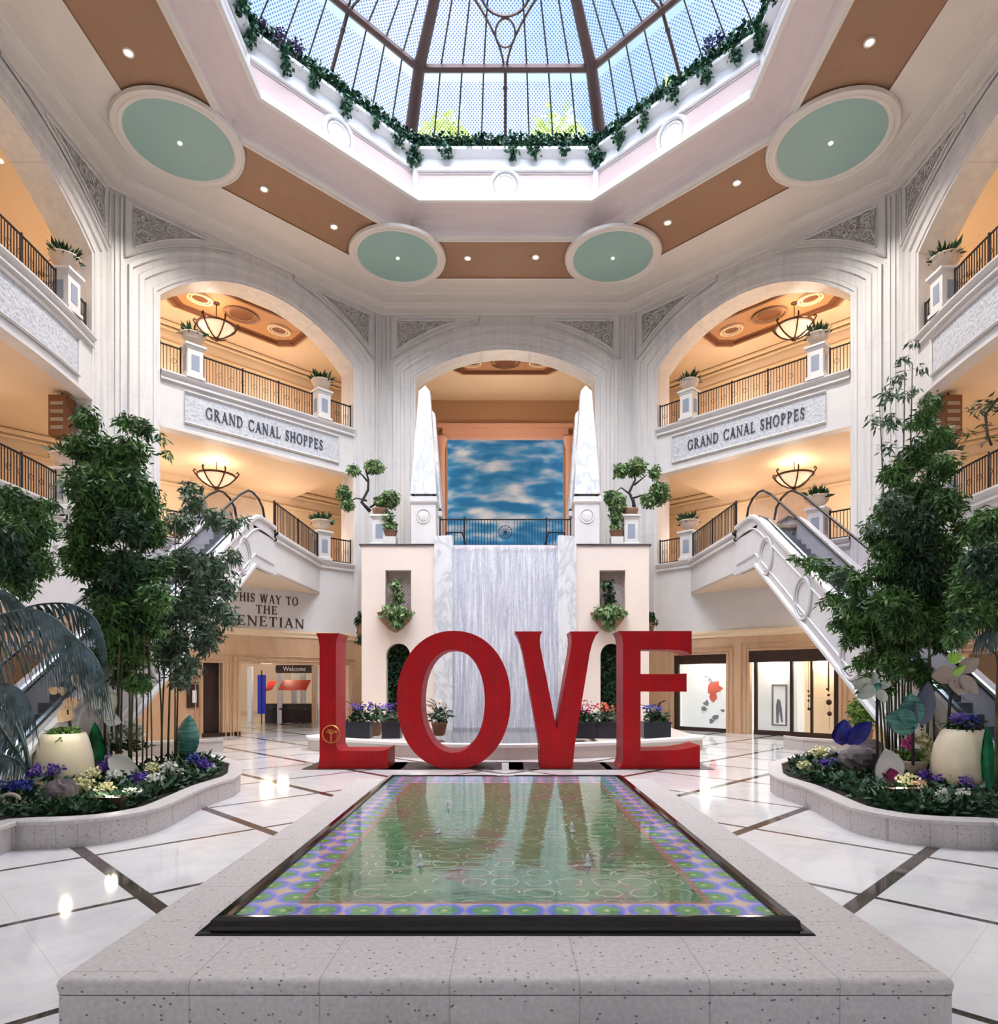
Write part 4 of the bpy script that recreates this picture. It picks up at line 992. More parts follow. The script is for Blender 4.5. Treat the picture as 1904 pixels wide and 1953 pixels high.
# bonsai and planting on and in the block
def branchy(t_, pts, r): 
    mb = MB(); n = len(pts); mb.tube(pts, [r*(1-.7*k/(n-1)) for k in range(n)], 6); return mb.build('trunk', MAT['dark_stem'], t_, True)
def bonsai(name, base, label, trunk, pads, leaf='leaf_pale', pot=None, seed=1, size=.15, dens=1500):
    t_ = thing(name, base, label, 'bonsai')
    if pot: MB().lathe([(.22, 0), (.3, .05), (.36, .26), (.36, .30), (.3, .30), (.28, .22), (.02, .2)], base, 18, ).build('pot', MAT[pot], t_, True)
    for k, tr in enumerate(trunk): branchy(t_, tr, .09 if k == 0 else .05)
    leafmesh('foliage', MAT[leaf], t_, blob_points(pads, dens, seed), size, seed, .4, .55); return t_
def px(lst, Y): return [tuple(at(a, b, Y)) for a, b in lst]
def pads(lst, Y, f=1.25): return [(tuple(at(a, b, Y)), (r*Y/F*f, r*Y/F*f, r*Y/F*f*(q if q else .8))) for a, b, r, q in lst]
Y = FY+.5
bonsai('bonsai_tree', (-5.55, FY+.6, ZT+1.38), 'twisted dark-stemmed bonsai with cloud-pruned pads on the pedestal left of the waterfall',
    [px([(706, 975), (690, 958), (702, 935), (703, 915), (697, 895)], Y), px([(700, 955), (680, 950), (660, 960)], Y), px([(703, 920), (690, 905), (678, 895)], Y), px([(700, 905), (715, 893)], Y), px([(706, 968), (725, 955), (740, 950)], Y), px([(712, 972), (738, 985)], Y)],
    pads([(676, 896, 12, .8), (716, 892, 17, .8), (655, 940, 14, 1), (662, 962, 12, 1.1), (744, 950, 17, .9), (725, 955, 13, .8), (738, 985, 13, 1), (745, 1000, 9, .8)], Y), pot='terracotta', seed=3, dens=2100)
bonsai('bonsai_tree', (5.55, FY+.6, ZT+1.38), 'broad leafy bonsai spilling over the pedestal right of the waterfall',
    [px([(1211, 975), (1208, 955), (1200, 940), (1212, 915), (1205, 890)], Y), px([(1205, 945), (1185, 930), (1172, 940)], Y), px([(1210, 925), (1235, 905)], Y), px([(1208, 950), (1240, 940)], Y)],
    pads([(1185, 897, 14, .9), (1213, 890, 19, .8), (1250, 900, 12, .9), (1255, 935, 18, 1), (1165, 945, 14, .9), (1180, 960, 17, 1.1), (1175, 985, 12, 1), (1235, 955, 14, 1), (1262, 950, 10, 1.2)], Y), pot='terracotta', seed=4, dens=2100)
for sg, a, b, nm in ((-1, 745, 1020, 'left'), (1, 1176, 1012, 'right')):
    p = at(a, 1036, FY+.45); t_ = thing('planter_pot', (p.x, p.y, ZT), 'small terracotta pot on a low white stand beside the pedestal %s of the waterfall' % nm, 'planter')
    MB().box(p.x-.27, p.x+.27, p.y-.27, p.y+.27, ZT, ZT+.38).build('stand', MAT['wall_white'], t_)
    MB().lathe([(.18, 0), (.24, .05), (.30, .28), (.33, .30), (.26, .30), (.02, .24)], (p.x, p.y, ZT+.38), 16).build('pot', MAT['terracotta'], t_, True)
    leafmesh('leaves', MAT['leaf_pale'], t_, blob_points([((p.x, p.y, ZT+.85), (.3, .3, .22))], 900, 3), .2, 4, .3, .5)
    # wall basket below the square niche
    c = at(752 if sg < 0 else 1163, 1172, FY-.35)
    t_ = thing('wall_basket', (c.x, FY, c.z-.6), 'half-round terracotta wall basket brimming with variegated leaves under the square niche %s of the waterfall' % nm, 'hanging planter', 'wall baskets')
    MB().lathe([(.05, -.75), (.3, -.6), (.62, -.25), (.78, .05), (.8, .12), (.7, .12)], (c.x, FY-.02, c.z), 20, 1, .75).build('basket', MAT['terracotta'], t_, True)
    leafmesh('leaves', MAT['leaf_pale'], t_, blob_points([((c.x, FY-.4, c.z+.12), (.85, .45, .38)), ((c.x-sg*.1, FY-.5, c.z-.25), (.35, .25, .4))], 1100, 31+sg), .26, 12, .5, .4)
    t2 = thing('niche_plant', (c.x+.05, FY+.2, c.z+.3), 'upright leafy plant growing in the square niche %s of the waterfall' % nm, 'plant')
    MB().tube([(c.x+.05, FY+.2, c.z+.2), (c.x+.12, FY+.15, c.z+.8), (c.x+.02, FY+.15, c.z+1.4)], .05, 5).build('stem', MAT['dark_stem'], t2)
    leafmesh('leaves', MAT['leaf_dark' if sg > 0 else 'leaf_pale'], t2, blob_points([((c.x, FY+.1, c.z+1.35), (.33, .25, .25)), ((c.x+.1, FY+.1, c.z+.8), (.3, .25, .3))], 1500, 8), .2, 13, .4, .5)
    # side basket on the outer flank
    c = (sg*6.42, 29.4, 4.9); t3 = thing('wall_basket', (c[0], c[1], 4.2), 'trailing wall basket on the outer flank of the waterfall block, %s side' % nm, 'hanging planter')
    MB().lathe([(.05, -.7), (.2, -.5), (.28, 0), (.3, .05), (.2, .05)], c, 12).build('basket', MAT['terracotta'], t3, True)
    leafmesh('leaves', MAT['leaf_dark'], t3, blob_points([((c[0], c[1], 5.1), (.36, .4, .5)), ((c[0], c[1], 4.4), (.25, .3, .6))], 900, 2), .22, 14, .6, .4)

# basin at the foot of the waterfall
def bas(r0): return [(-6.9, 22.9), (-6.55, 22.0), (-5.2, 21.2), (-3.4, 20.2), (-1.7, 19.6), (0, 19.4), (1.7, 19.6), (3.4, 20.2), (5.2, 21.2), (6.55, 22.0), (6.9, 22.9)]
o_p = bas(0); ins = [(x*(1-.35/6.9), y+.38) for x, y in o_p]
t_ = thing('basin_wall', (0, 21, 0), 'low curved pale stone basin wall behind the red letters', 'basin')
mb = MB(); mb.grid([[(x, y, z) for x, y in q] for q, z in ((o_p, 0), (o_p, .37))]); mb.grid([[(x, y, z) for x, y in q] for q, z in ((ins, .37), (ins, .1))]); mb.build('wall', MAT['gray_deck'], t_)
cap = [(x*1.008, y-.06) for x, y in o_p]
mb = MB(); mb.grid([[(x, y, z) for x, y in q] for q, z in ((cap, .37), (cap, .45), (ins, .45), (ins, .37), (cap, .37))]); mb.build('coping', MAT['trim_white'], t_)
mb = MB(); mb.prism([(-3.0, 21.0), (3.0, 21.0), (3.0, 28.5), (-3.0, 28.5)], .28, .32)
mb.prism([(x, y) for x, y in ins[3:8]]+[(3.0, 21.0), (-3.0, 21.0)], .28, .32)
o = mb.build('pool_water', MAT['water']); tag(o, 'clear water in the basin at the foot of the waterfall', 'water')
for sg in (-1, 1):
    pl = [(sg*3.0, 20.7), (sg*5.0, 21.5), (sg*6.4, 22.35), (sg*6.75, 23.2), (sg*6.9, 28.5), (sg*3.0, 28.5)]
    mb = MB(); mb.prism(pl, .02, .40); struct(mb.build('floor_deck', MAT['gray_deck']))
mb = MB(); mb.box(-3.0, 3.0, 20.9, 28.5, .0, .1); struct(mb.build('floor_basin', MAT['rock']))
# dark planter boxes with orchids and pots
def flowerbox(x0, x1, px_lab, label, y=22.3, h=.5, d=.55):
    t_ = thing('planter_box', ((x0+x1)/2, y, .4), label, 'planter box')
    mb = MB(); mb.prism([(x0, y-d/2), (x1, y-d/2), (x1, y+d/2), (x0, y+d/2)], .4, .4+h); mb.build('box', MAT['navy_box'], t_)
    mb = MB(); mb.box(x0-.03, x1+.03, y-d/2-.03, y+d/2+.03, .4+h, .4+h+.05); mb.build('rim', MAT['navy_box'], t_)
    return t_
plain('navy_box', lin(34, 36, 48), .4)
def flowers_on(t_, cx_, cy_, cz, r, petal, leaf='leaf_dark', seed=1, stems=4, dens=700):
    rnd = random.Random(seed)
    leafmesh('leaves', MAT[leaf], t_, blob_points([((cx_, cy_, cz), (r, r*.8, r*.7))], dens, seed), .2, seed, .1, .4)
    for k in range(stems):
        mb = MB(); a = rnd.uniform(-1, 1); b_ = rnd.uniform(.5, 1.0)
        mb.tube([(cx_, cy_, cz), (cx_+a*r*.6, cy_-.1, cz+r*b_), (cx_+a*r*1.2, cy_-.15, cz+r*b_*1.2)], .014, 4); mb.build('stem', MAT['dark_stem'], t_)
    leafmesh('flowers', MAT[petal], t_, blob_points([((cx_, cy_-.15, cz+r*.7), (r*1.0, r*.5, r*.4))], dens*.55, seed+9), .11, seed+2, 0, .8)
for (a0, a1, sd, pt, lab) in ((662, 712, 1, 'petal_purple', 'leftmost navy planter box beside the letter L'), (734, 768, 2, 'petal_purple', 'navy planter box between L and O'),
                         (1096, 1130, 3, 'petal_pink', 'navy planter box seen in the gap between V and E'), (1134, 1172, 4, 'petal_orange', 'navy planter box with orange blooms against the letter E'), (1222, 1272, 5, 'petal_blue', 'rightmost navy planter box behind the arms of the letter E')):
    Y = 22.6; x0, x1 = (a0-CX)/F*Y, (a1-CX)/F*Y
    t_ = flowerbox(x0, x1, 0, lab); flowers_on(t_, (x0+x1)/2, 22.4, 1.1, .5, pt, 'leaf_dark' if sd % 2 else 'leaf_gray', sd)
for (a, lab, sd) in ((716, 'brass pot with lilac orchids between the two left planter boxes', 7), (838, 'round pot of green leaves seen through the letter O', 8), (1107, 'round pot of pale green leaves right of the letter V', 9)):
    Y = 23.2; x = (a-CX)/F*Y; t_ = thing('flower_pot', (x, Y, .4), lab, 'flower pot')
    MB().lathe([(.15, 0), (.2, .05), (.28, .42), (.31, .46), (.22, .46), (.02, .4)], (x, Y, .4), 16).build('pot', MAT['brass_pot'] if sd == 7 and 'brass_pot' in MAT else MAT['terracotta'], t_, True)
    flowers_on(t_, x, Y, 1.15, .48, 'petal_purple' if sd == 7 else 'petal_peach', 'leaf_dark', sd, 3, 600)

# ------------------------------------------------------------------ ground floor of the angled bays
def lower_wall(key, openings):
    b = BAYS[key]; fr = b['fr']; L = b['L']; mb = MB(fr)
    def rect(s0, s1, z0, z1, d=.0): mb.add([(s0, d, z0), (s1, d, z0), (s1, d, z1), (s0, d, z1)], [(0, 1, 2, 3)])
    s = 0
    for (a, c, z0, z1) in openings:
        rect(s, a, 0, 4.45); rect(a, c, z1, 4.45)
        if z0 > 0: rect(a, c, 0, z0)
        mb.add([(a, 0, z0), (a, 0, z1), (a, -.35, z1), (a, -.35, z0)], [(0, 1, 2, 3)]); mb.add([(c, 0, z0), (c, 0, z1), (c, -.35, z1), (c, -.35, z0)], [(0, 1, 2, 3)]); mb.add([(a, 0, z1), (c, 0, z1), (c, -.35, z1), (a, -.35, z1)], [(0, 1, 2, 3)])
        for off, dd in ((.12, .03), (.32, .05)):
            mb.tube([(a-off, dd, 0), (a-off, dd, z1+off), (c+off, dd, z1+off), (c+off, dd, 0)], .03, 4)
        s = c
    rect(s, L, 0, 4.45)
    struct(mb.build('wall_ground_'+key, MAT['tan_stone']))
    mb = MB(fr); mb.grid([[(s_, d, z) for s_ in (0, L)] for d, z in ((.0, 4.3), (.05, 4.32), (.05, 4.42), (.12, 4.5), (.12, 4.6), (0, 4.62))]); struct(mb.build('trim_11', MAT['trim_cream']))
    mb = MB(fr); mb.box(0, L, 0, .03, 0, .0001+.12) if False else None
lower_wall('right_diagonal', [(2.55, 5.2, .0, 3.55), (6.25, 9.95, .0, 3.65)])
lower_wall('left_diagonal', [(1.9, 7.2, .0, 3.1), (7.95, 8.75, .0, 3.1)])
lower_wall('back', []); lower_wall('left', [(3.2, 9.5, 0, 3.2)]); lower_wall('right', [(3.2, 9.5, 0, 3.2)])
fr = BAYS['right_diagonal']['fr']
# left shop window
t_ = thing('shop_window', fr(3.87, -.1, 0), 'lit white shop window with a red poster figure behind the letter E', 'shop window')
mb = MB(fr); mb.box(2.55, 5.2, -.2, -.05, 3.12, 3.55); mb.box(2.55, 2.78, -.2, -.05, .1, 3.12); mb.box(5.17, 5.2, -.2, -.05, .1, 3.12); mb.box(2.55, 5.2, -.2, -.05, 0, .17); mb.build('frame', MAT['dark_wood'], t_)
mb = MB(fr); mb.box(2.78, 5.17, -.15, -.14, .17, 3.12); mb.build('glass', MAT['clear_glass'], t_)
mb = MB(fr); mb.box(2.6, 5.2, -.9, -.86, 0, 3.3); bd = mb.build('backdrop', MAT['shop_white_glow'], t_)
def blot(mb, s, z, pts, d0=-.86, d1=-.84): mb.prism([(s+a, z+b) for a, b in pts], d0, d1, 'y')
rp = random.Random(2)
def blob(r, n=12, j=.3, sx=1): return [(r*sx*(1+rp.uniform(-j, j))*math.cos(2*PI*k/n), r*(1+rp.uniform(-j, j))*math.sin(2*PI*k/n)) for k in range(n)]
mb = MB(fr); blot(mb, 4.2, 2.0, blob(.34)); blot(mb, 4.15, 1.6, blob(.22, sx=.8)); mb.build('red_print', MAT['poster_red'], t_)
mb = MB(fr)
for s, z, r in ((3.8, 2.6, .12), (3.95, 2.4, .08), (4.1, 2.25, .07), (3.8, 1.25, .16), (3.7, 1.0, .12), (4.6, .95, .09), (4.25, .6, .14), (4.05, .45, .12), (5.0, 1.0, .07)): blot(mb, s, z, blob(r, 9, .5), -.86, -.83)
mb.build('gray_prints', MAT['poster_gray'], t_)
mb = MB(fr); mb.box(2.2, 2.4, -2, -.05, 0, 4.3); mb.box(5.4, 5.6, -2, -.05, 0, 4.3); mb.box(2.2, 5.6, -1.1, -1.0, 0, 4.3); mb.box(10.3, 10.5, -2, -.05, 0, 4.3); mb.box(5.6, 10.5, -1.9, -1.8, 0, 4.3); mb.box(2.2, 10.5, -2, -.05, 4.2, 4.3); struct(mb.build('wall_shop_interior', MAT['shop_white_glow']))
# glass shopfront
t_ = thing('shopfront', fr(8.1, -.1, 0), 'dark-framed glass shopfront with a tall mirror and hanging ornaments beside the right escalator', 'shopfront')
mb = MB(fr); mb.box(6.25, 9.95, -.25, -.02, 3.15, 3.65); mb.build('header', MAT['dark_wood'], t_)
mb = MB(fr)
for s0, s1 in ((6.45, 6.58), (8.0, 8.12), (8.83, 8.92), (9.75, 9.9)): mb.box(s0, s1, -.2, -.08, .1, 3.2)
mb.box(6.45, 9.9, -.2, -.06, 0, .2); mb.build('frame', MAT['dark_wood'], t_)
mb = MB(fr); mb.box(6.58, 9.75, -.15, -.14, .2, 3.15); mb.build('glass', MAT['clear_glass'], t_)
mb = MB(fr); mb.box(6.3, 8.06, -.75, -.7, 0, 3.4); mb.build('display_wall', MAT['shop_white_glow'], t_)
mb = MB(fr); mb.box(8.06, 10.4, -1.6, -1.55, 0, 3.4); mb.build('back_wall', MAT['shop_peach_glow'], t_)
mb = MB(fr)
for a in ((7.0, 7.06, .4, 2.15), (7.6, 7.66, .4, 2.15), (7.0, 7.66, 2.1, 2.18), (7.0, 7.66, .38, .44)): mb.box(a[0], a[1], -.68, -.62, a[2], a[3])
mb.build('mirror_frame', MAT['mirror_frame'], t_)
mb = MB(fr); blot(mb, 7.3, 1.05, [(-.1, -.55), (-.03, -.55), (.02, .0), (.1, -.5), (.17, -.5), (.12, .1), (.05, .45), (-.06, .5), (-.13, .2)], -.68, -.66); mb.build('print', MAT['poster_gray'], t_)
mb = MB(fr)
for s, z, r in ((8.5, 1.9, .05), (8.52, 1.7, .05), (8.5, 1.5, .05), (8.52, 1.15, .07), (9.3, 1.75, .06), (9.32, 1.45, .12), (9.34, .98, .1), (9.25, 2.0, .05)): mb.ball(fr(0, 0, 0) if False else (s, -.8, z), r, 8, 6)
mb.tube([(9.3, -.8, 3.2), (9.3, -.8, 1.9)], .03, 5); mb.tube([(8.5, -.8, 3.2), (8.5, -.8, 1.2)], .008, 4); mb.tube([(9.33, -.8, 1.6), (9.33, -.8, .3)], .008, 4)
mb.build('hanging_ornaments', MAT['bronze'], t_)
lamp('shop_light', fr(3.9, -.5, 3.0), 70, (1, .95, .9), .2); lamp('shop_light', fr(7.2, -.4, 3.0), 45, (1, .9, .8), .2); lamp('shop_light', fr(9.0, -1.0, 3.0), 60, (1, .82, .62), .2)
# green plant at the side of the shopfront
p = at(1648, 1360, 24.0); t_ = thing('leafy_shrub', (p.x, p.y, .0), 'dark green shrub between the shopfront and the right escalator', 'shrub')
MB().lathe([(.25, 0), (.3, .5), (.33, .55), (.02, .5)], (p.x, p.y, 0), 14).build('pot', MAT['terracotta'], t_); leafmesh('foliage', MAT['leaf_light'], t_, blob_points([((p.x, p.y, 1.3), (.6, .6, .8))], 700, 3), .22, 5, .3, .4)

# passage on the left, with bar and signs beyond
fr = BAYS['left_diagonal']['fr']
mb = MB(fr); mb.box(-18, 7.7, -30, -.4, 3.65, 3.7); struct(mb.build('ceiling', MAT['trim_cream']))
mb = MB(fr)
for q in range(5): mb.box(-16, 7.7, -3-q*3.2, -2.2-q*3.2, 3.5, 3.66)
struct(mb.build('trim_12', MAT['warm_plaster']))
mb = MB(fr); mb.box(7.2, 7.7, -4, -.3, 0, 3.15); mb.box(7.2, 7.7, -30, -9, 0, 3.15); struct(mb.build('wall_passage', MAT['tan_stone']))
mb = MB(fr); mb.box(-18, 7.7, -22.3, -22, 0, 3.7); struct(mb.build('wall_passage_end', MAT['shop_peach_glow']))
mb = MB(fr); mb.box(7.95, 8.75, -.5, -.4, 0, 3.1); o = mb.build('dark_doorway_panel', MAT['dark_wood']); tag(o, 'dark recessed doorway left of the passage pillar', 'doorway')
mb = MB(fr); mb.box(7.2, 8.8, .0, .02, 0, .16); struct(mb.build('baseboard_left', MAT['dark_wood']))
t_ = thing('poster_stand', fr(9.25, .05, 1.15), 'small dark framed notice on the tan wall left of the doorway', 'notice')
mb = MB(fr); mb.box(8.95, 9.4, .01, .06, 1.25, 2.2); mb.build('frame', MAT['dark_wood'], t_); mb = MB(fr); mb.box(9.03, 9.2, .06, .07, 1.45, 1.95); mb.build('sheet', MAT['trim_white'], t_)
def onray(a, b, Y): p = at(a, b, Y); return p
# bar sign, awnings, banner, pillars placed inside the passage
YB = 36.0
c = onray(562, 1276, YB); t_ = thing('bar_sign', (c.x, c.y, c.z-.3), 'dark brown rounded sign with white lettering over the red awning', 'sign')
MB().prism([(c.x-1.02, c.z-.22), (c.x+1.02, c.z-.22), (c.x+1.06, c.z), (c.x+1.02, c.z+.22), (c.x-1.02, c.z+.22), (c.x-1.06, c.z)], c.y, c.y+.15, 'y').build('board', MAT['dark_wood'], t_)
text('lettering', 'Welcome', MAT['trim_white'], t_, wall_matrix((c.x, c.y-.02, c.z), (1, 0, 0)), .36, .01, 1, width=1.25)
def awning(name, quad, y0, y1, label):
    (a, b, c_, d) = quad; pa, pb, pc, pd = onray(*a, y1), onray(*b, y1), onray(*c_, y0), onray(*d, y0)
    mb = MB(); mb.add([pa, pb, pc, pd, pa+Vector((0, 0, -.04)), pb+Vector((0, 0, -.04)), pc+Vector((0, 0, -.04)), pd+Vector((0, 0, -.04))], [(0, 1, 2, 3), (7, 6, 5, 4), (0, 4, 5, 1), (1, 5, 6, 2), (2, 6, 7, 3), (3, 7, 4, 0)])
    o = mb.build(name, MAT['awning_red']); return tag(o, label, 'awning')
awning('awning', ((539, 1297), (593, 1297), (584, 1315), (531, 1315)), YB-.9, YB+.1, 'wide red awning under the dark sign in the passage')
awning('awning', ((513, 1299), (528, 1299), (519, 1314), (506, 1317)), YB-.2, YB+1, 'small red awning left of the wide one in the passage')
c = onray(499, 1320, YB-.5); t_ = thing('banner_stand', (c.x, c.y, 0), 'tall blue banner standing in the passage', 'banner')
MB().box(c.x-.22, c.x+.22, c.y, c.y+.05, .55, 2.65).build('banner', MAT['banner_blue'], t_); MB().tube([(c.x, c.y, 0), (c.x, c.y, 2.9)], .03, 5).build('pole', MAT['iron'], t_)
for k, (a, yy) in enumerate(((476, 37), (533, 36.4), (560, 37), (577, 36.8), (599, 35))):
    p = onray(a, 1300, yy); mb = MB(); mb.box(p.x-.12, p.x+.12, yy, yy+.25, 0, 3.15); struct(mb.build('column_passage', MAT['trim_white' if k != 4 else 'tan_stone']))
for k in range(4):
    p = onray(520+k*19, 1350, YB-.3-.4*(k % 2)); t_ = thing('bar_stool', (p.x, p.y, 0), ['dark bar stool nearest the blue banner', 'dark bar stool second from the blue banner', 'dark bar stool third from the blue banner', 'dark bar stool farthest from the blue banner'][k], 'bar stool', 'bar stools in the passage')
    MB().lathe([(.2, 0), (.2, .08), (.02, .09)], (p.x, p.y, .78), 14).build('seat', MAT['black_rubber'], t_); MB().tube([(p.x, p.y, 0), (p.x, p.y, .8)], .03, 6).build('pole', MAT['iron'], t_); MB().lathe([(.2, 0), (.19, .03), (.02, .04)], (p.x, p.y, 0), 14).build('foot', MAT['iron'], t_)
p = onray(560, 1350, YB+.6); mb = MB(); mb.box(p.x-1.6, p.x+1.2, p.y, p.y+.6, 0, 1.05); o = mb.build('bar_counter', MAT['dark_wood']); tag(o, 'long dark bar counter behind the stools', 'counter')
lamp('passage_light', onray(540, 1262, 37), 60, (1, .8, .6), .3); lamp('passage_light', fr(5, -2.2, 2.8), 40, (1, .8, .6), .3); lamp('passage_light', fr(3, -12, 2.8), 120, (1, .8, .6), .3)
# warm shop interiors in the side bays
for key, nm in (('left', 'left'), ('right', 'right')):
    fr = BAYS[key]['fr']; mb = MB(fr); mb.box(-1.5, 14, -3.1, -3, 0, 4.5); mb.box(-1.5, -1.4, -3, -.1, 0, 4.5); mb.box(13, 14, -3, -.1, 0, 4.5); mb.box(-1.5, 14, -3.1, -.1, 4.4, 4.5); struct(mb.build('wall_shop_'+nm, MAT['warm_plaster'])); lamp('side_shop_light', fr(6, -1.4, 2.9), 90, (1, .76, .5), .3)
    mb = MB(fr); mb.box(1.9, 5.6, -.02, .05, 5.3, 7.25); o = mb.build('screen_window', MAT['mesh_screen']); tag(o, 'dark latticed window above the %s side escalator' % nm, 'window')
    lm = MB(fr)
    for k in range(-10, 26):
        for s2 in (1, -1):
            pts = [(1.9+k*.2+(s2*q*.195 if s2 > 0 else 2-q*.195), .07, 5.3+q*.195) for q in range(11)]; pts = [p for p in pts if 1.9 <= p[0] <= 5.6]
            if len(pts) > 1: lm.tube(pts, .012, 3)
    lm.build('lattice', MAT['steel'], o)
# ------------------------------------------------------------------ LOVE letters
LY, LS = 17.4, 17.4/F
def lp(pts): return [((560+a/2.38-CX)*LS, EZ+(CY-(1150+b/2.38))*LS) for a, b in pts]
def extrude_letter(outer, holes=(), y0=LY, y1=LY+1.05, back_scale=1.0):
    bm = bmesh.new(); loops = []
    for lst in [outer]+list(holes):
        vs = [bm.verts.new((x, y0, max(z, .012))) for x, z in lst]
        es = [bm.edges.new((vs[i], vs[(i+1) % len(vs)])) for i in range(len(vs))]; loops.append(vs)
    bmesh.ops.triangle_fill(bm, use_beauty=True, edges=bm.edges[:])
    fs = bm.faces[:]
    r = bmesh.ops.extrude_face_region(bm, geom=fs)
    for v in r['geom']:
        if isinstance(v, bmesh.types.BMVert): v.co.y = y1
    bmesh.ops.recalc_face_normals(bm, faces=bm.faces)
    return bm
def smoothc(pts, n=5):
    """Catmull-Rom through marked runs"""
    return pts
def letter(ch, outer, holes, label):
    xs = [x for x, z in outer]; cx_ = (min(xs)+max(xs))/2
    t_ = thing('letter_'+ch.lower(), (cx_, LY+.5, 0), label, 'letter sculpture', 'giant red letters')
    bm = extrude_letter(outer, holes); me = bpy.data.meshes.new('body'); bm.to_mesh(me); bm.free()
    me.transform(mw(t_).inverted()); me.materials.append(MAT['red_steel'])
    o = bpy.data.objects.new('body', me); COL.objects.link(o); o.parent = t_
    MB().box(min(xs)-.35, max(xs)+.35, LY-.12, LY+1.4, 0, .014).build('base_plate', MAT['plate'], t_)
    return t_
plain('plate', lin(70, 52, 50), .4, .2)
L_ = lp([(103, 137), (207, 137), (200, 152), (195, 170), (193, 195), (193, 650), (205, 671), (380, 672), (405, 670), (430, 662), (430, 757), (106, 757), (114, 735), (118, 700), (118, 195), (114, 165)])
letter('L', L_, [], 'giant red pierced-steel letter L, first of the four')
# gold medallion on the L
cxz = ((632-CX)*LS, EZ+(CY-1400)*LS)
t_ = thing('tree_emblem', (cxz[0], LY-.03, cxz[1]-.25), 'small round gold tree emblem on the lower stem of the red letter L', 'emblem')
MB().tube([(cxz[0]+.23*math.cos(2*PI*k/24), LY-.02, cxz[1]+.23*math.sin(2*PI*k/24)) for k in range(24)], .018, 5, closed=True).build('ring', MAT['gold'], t_)
mb = MB(); mb.tube([(cxz[0], LY-.02, cxz[1]-.2), (cxz[0], LY-.02, cxz[1]+.02)], .02, 5)
for a in (-1.2, -.6, 0, .6, 1.2): mb.tube([(cxz[0], LY-.02, cxz[1]-.02), (cxz[0]+.09*math.sin(a), LY-.02, cxz[1]+.03+.09*math.cos(a)), (cxz[0]+.15*math.sin(a*1.1), LY-.02, cxz[1]+.02+.12*math.cos(a*1.1))], .012, 4)
mb.build('tree', MAT['gold'], t_)
ell = lambda cx_, cz, rx, rz, n=72: [(cx_+rx*math.cos(2*PI*k/n), cz+rz*math.sin(2*PI*k/n)) for k in range(n)]
def lobe(cx_, cz, rx, rz, n=80, e=.94):
    out = []
    for k in range(n):
        c, s = math.cos(2*PI*k/n), math.sin(2*PI*k/n); out.append((cx_+rx*math.copysign(abs(c)**e, c), cz+rz*math.copysign(abs(s)**e, s)))
    return out
letter('O', lp(lobe(727, 441, 259, 315)), [lp(lobe(724, 446, 144, 234))], 'giant red pierced-steel letter O, second of the four')
letter('V', lp([(1005, 129), (1130, 129), (1121, 148), (1118, 172), (1122, 205), (1195, 575), (1258, 215), (1262, 180), (1262, 152), (1256, 129), (1388, 129), (1371, 150), (1356, 185), (1345, 230), (1278, 640), (1267, 757), (1120, 757), (1116, 640), (1043, 230), (1030, 180), (1018, 150)]), [], 'giant red pierced-steel letter V, third of the four')
letter('E', lp([(1478, 127), (1808, 127), (1808, 234), (1790, 224), (1760, 215), (1700, 211), (1576, 211), (1576, 322), (1740, 323), (1785, 320), (1785, 403), (1740, 402), (1576, 402), (1576, 672), (1730, 668), (1790, 660), (1845, 646), (1845, 757), (1478, 757), (1490, 735), (1496, 705), (1496, 185), (1490, 150)]), [], 'giant red pierced-steel letter E, last of the four')
p = ((964-CX)*LS, LY); mb = MB(); mb.box(p[0]-.09, p[0]+.09, LY-.2, LY, .0, .17); o = mb.build('floor_box', MAT['trim_white']); tag(o, 'small white box on the floor between the letters O and V', 'box')

# ------------------------------------------------------------------ reflecting fountain
ZS = .42
t_ = thing('reflecting_fountain', (0, 8.5, 0), 'long low rectangular stone fountain with black rim and mosaic pool in the foreground', 'fountain')
X0, Y0, Y1 = 2.92, 4.22, 12.9
def rloop(x, y0, y1, r, z, n=5):
    pts = []
    for cx_, cy_, a0 in ((x-r, y1-r, 0), (-x+r, y1-r, PI/2), (-x+r, y0+r, PI), (x-r, y0+r, 1.5*PI)):
        for k in range(n+1): a = a0+PI/2*k/n; pts.append((cx_+r*math.cos(a), cy_+r*math.sin(a), z))
    return pts
mb = MB(); R_ = .05
rows = [rloop(X0-.012, Y0+.012, Y1-.012, .05, 0), rloop(X0-.012, Y0+.012, Y1-.012, .05, ZS-.105)]
mb.grid(rows, closed_u=True); mb.build('base_stone', MAT['speckled_side_plain'] if 'speckled_side_plain' in MAT else MAT['speckled_stone'], t_)
mb = MB(); rows = [rloop(X0-.012, Y0+.012, Y1-.012, .05, ZS-.10)]
for k in range(7):
    a = PI/2*k/6; rows.append(rloop(X0-R_+R_*math.cos(a), Y0+R_-R_*math.cos(a), Y1-R_+R_*math.cos(a), .06, ZS-R_+R_*math.sin(a)))
rows.append(rloop(2.2, 5.0, 12.6, .01, ZS)); mb.grid(rows, closed_u=True); mb.build('top_slabs', MAT['speckled_stone'], t_, True)
cop = [(2.35, 4.95, ZS), (2.34, 4.96, ZS+.015), (2.29, 5.01, ZS+.02), (2.27, 5.03, ZS+.04), (2.265, 5.035, ZS+.085), (2.24, 5.06, ZS+.107), (2.17, 5.0+.08, ZS+.112), (2.125, 5.10, ZS+.108), (2.12, 5.11, ZS+.05)]
mb = MB(); rows = [[(-x, y, z), (x, y, z), (x, 17.71-y, z), (-x, 17.71-y, z)] for x, y, z in cop]; mb.grid(rows, closed_u=True); mb.build('black_rim', MAT['black_granite'], t_)
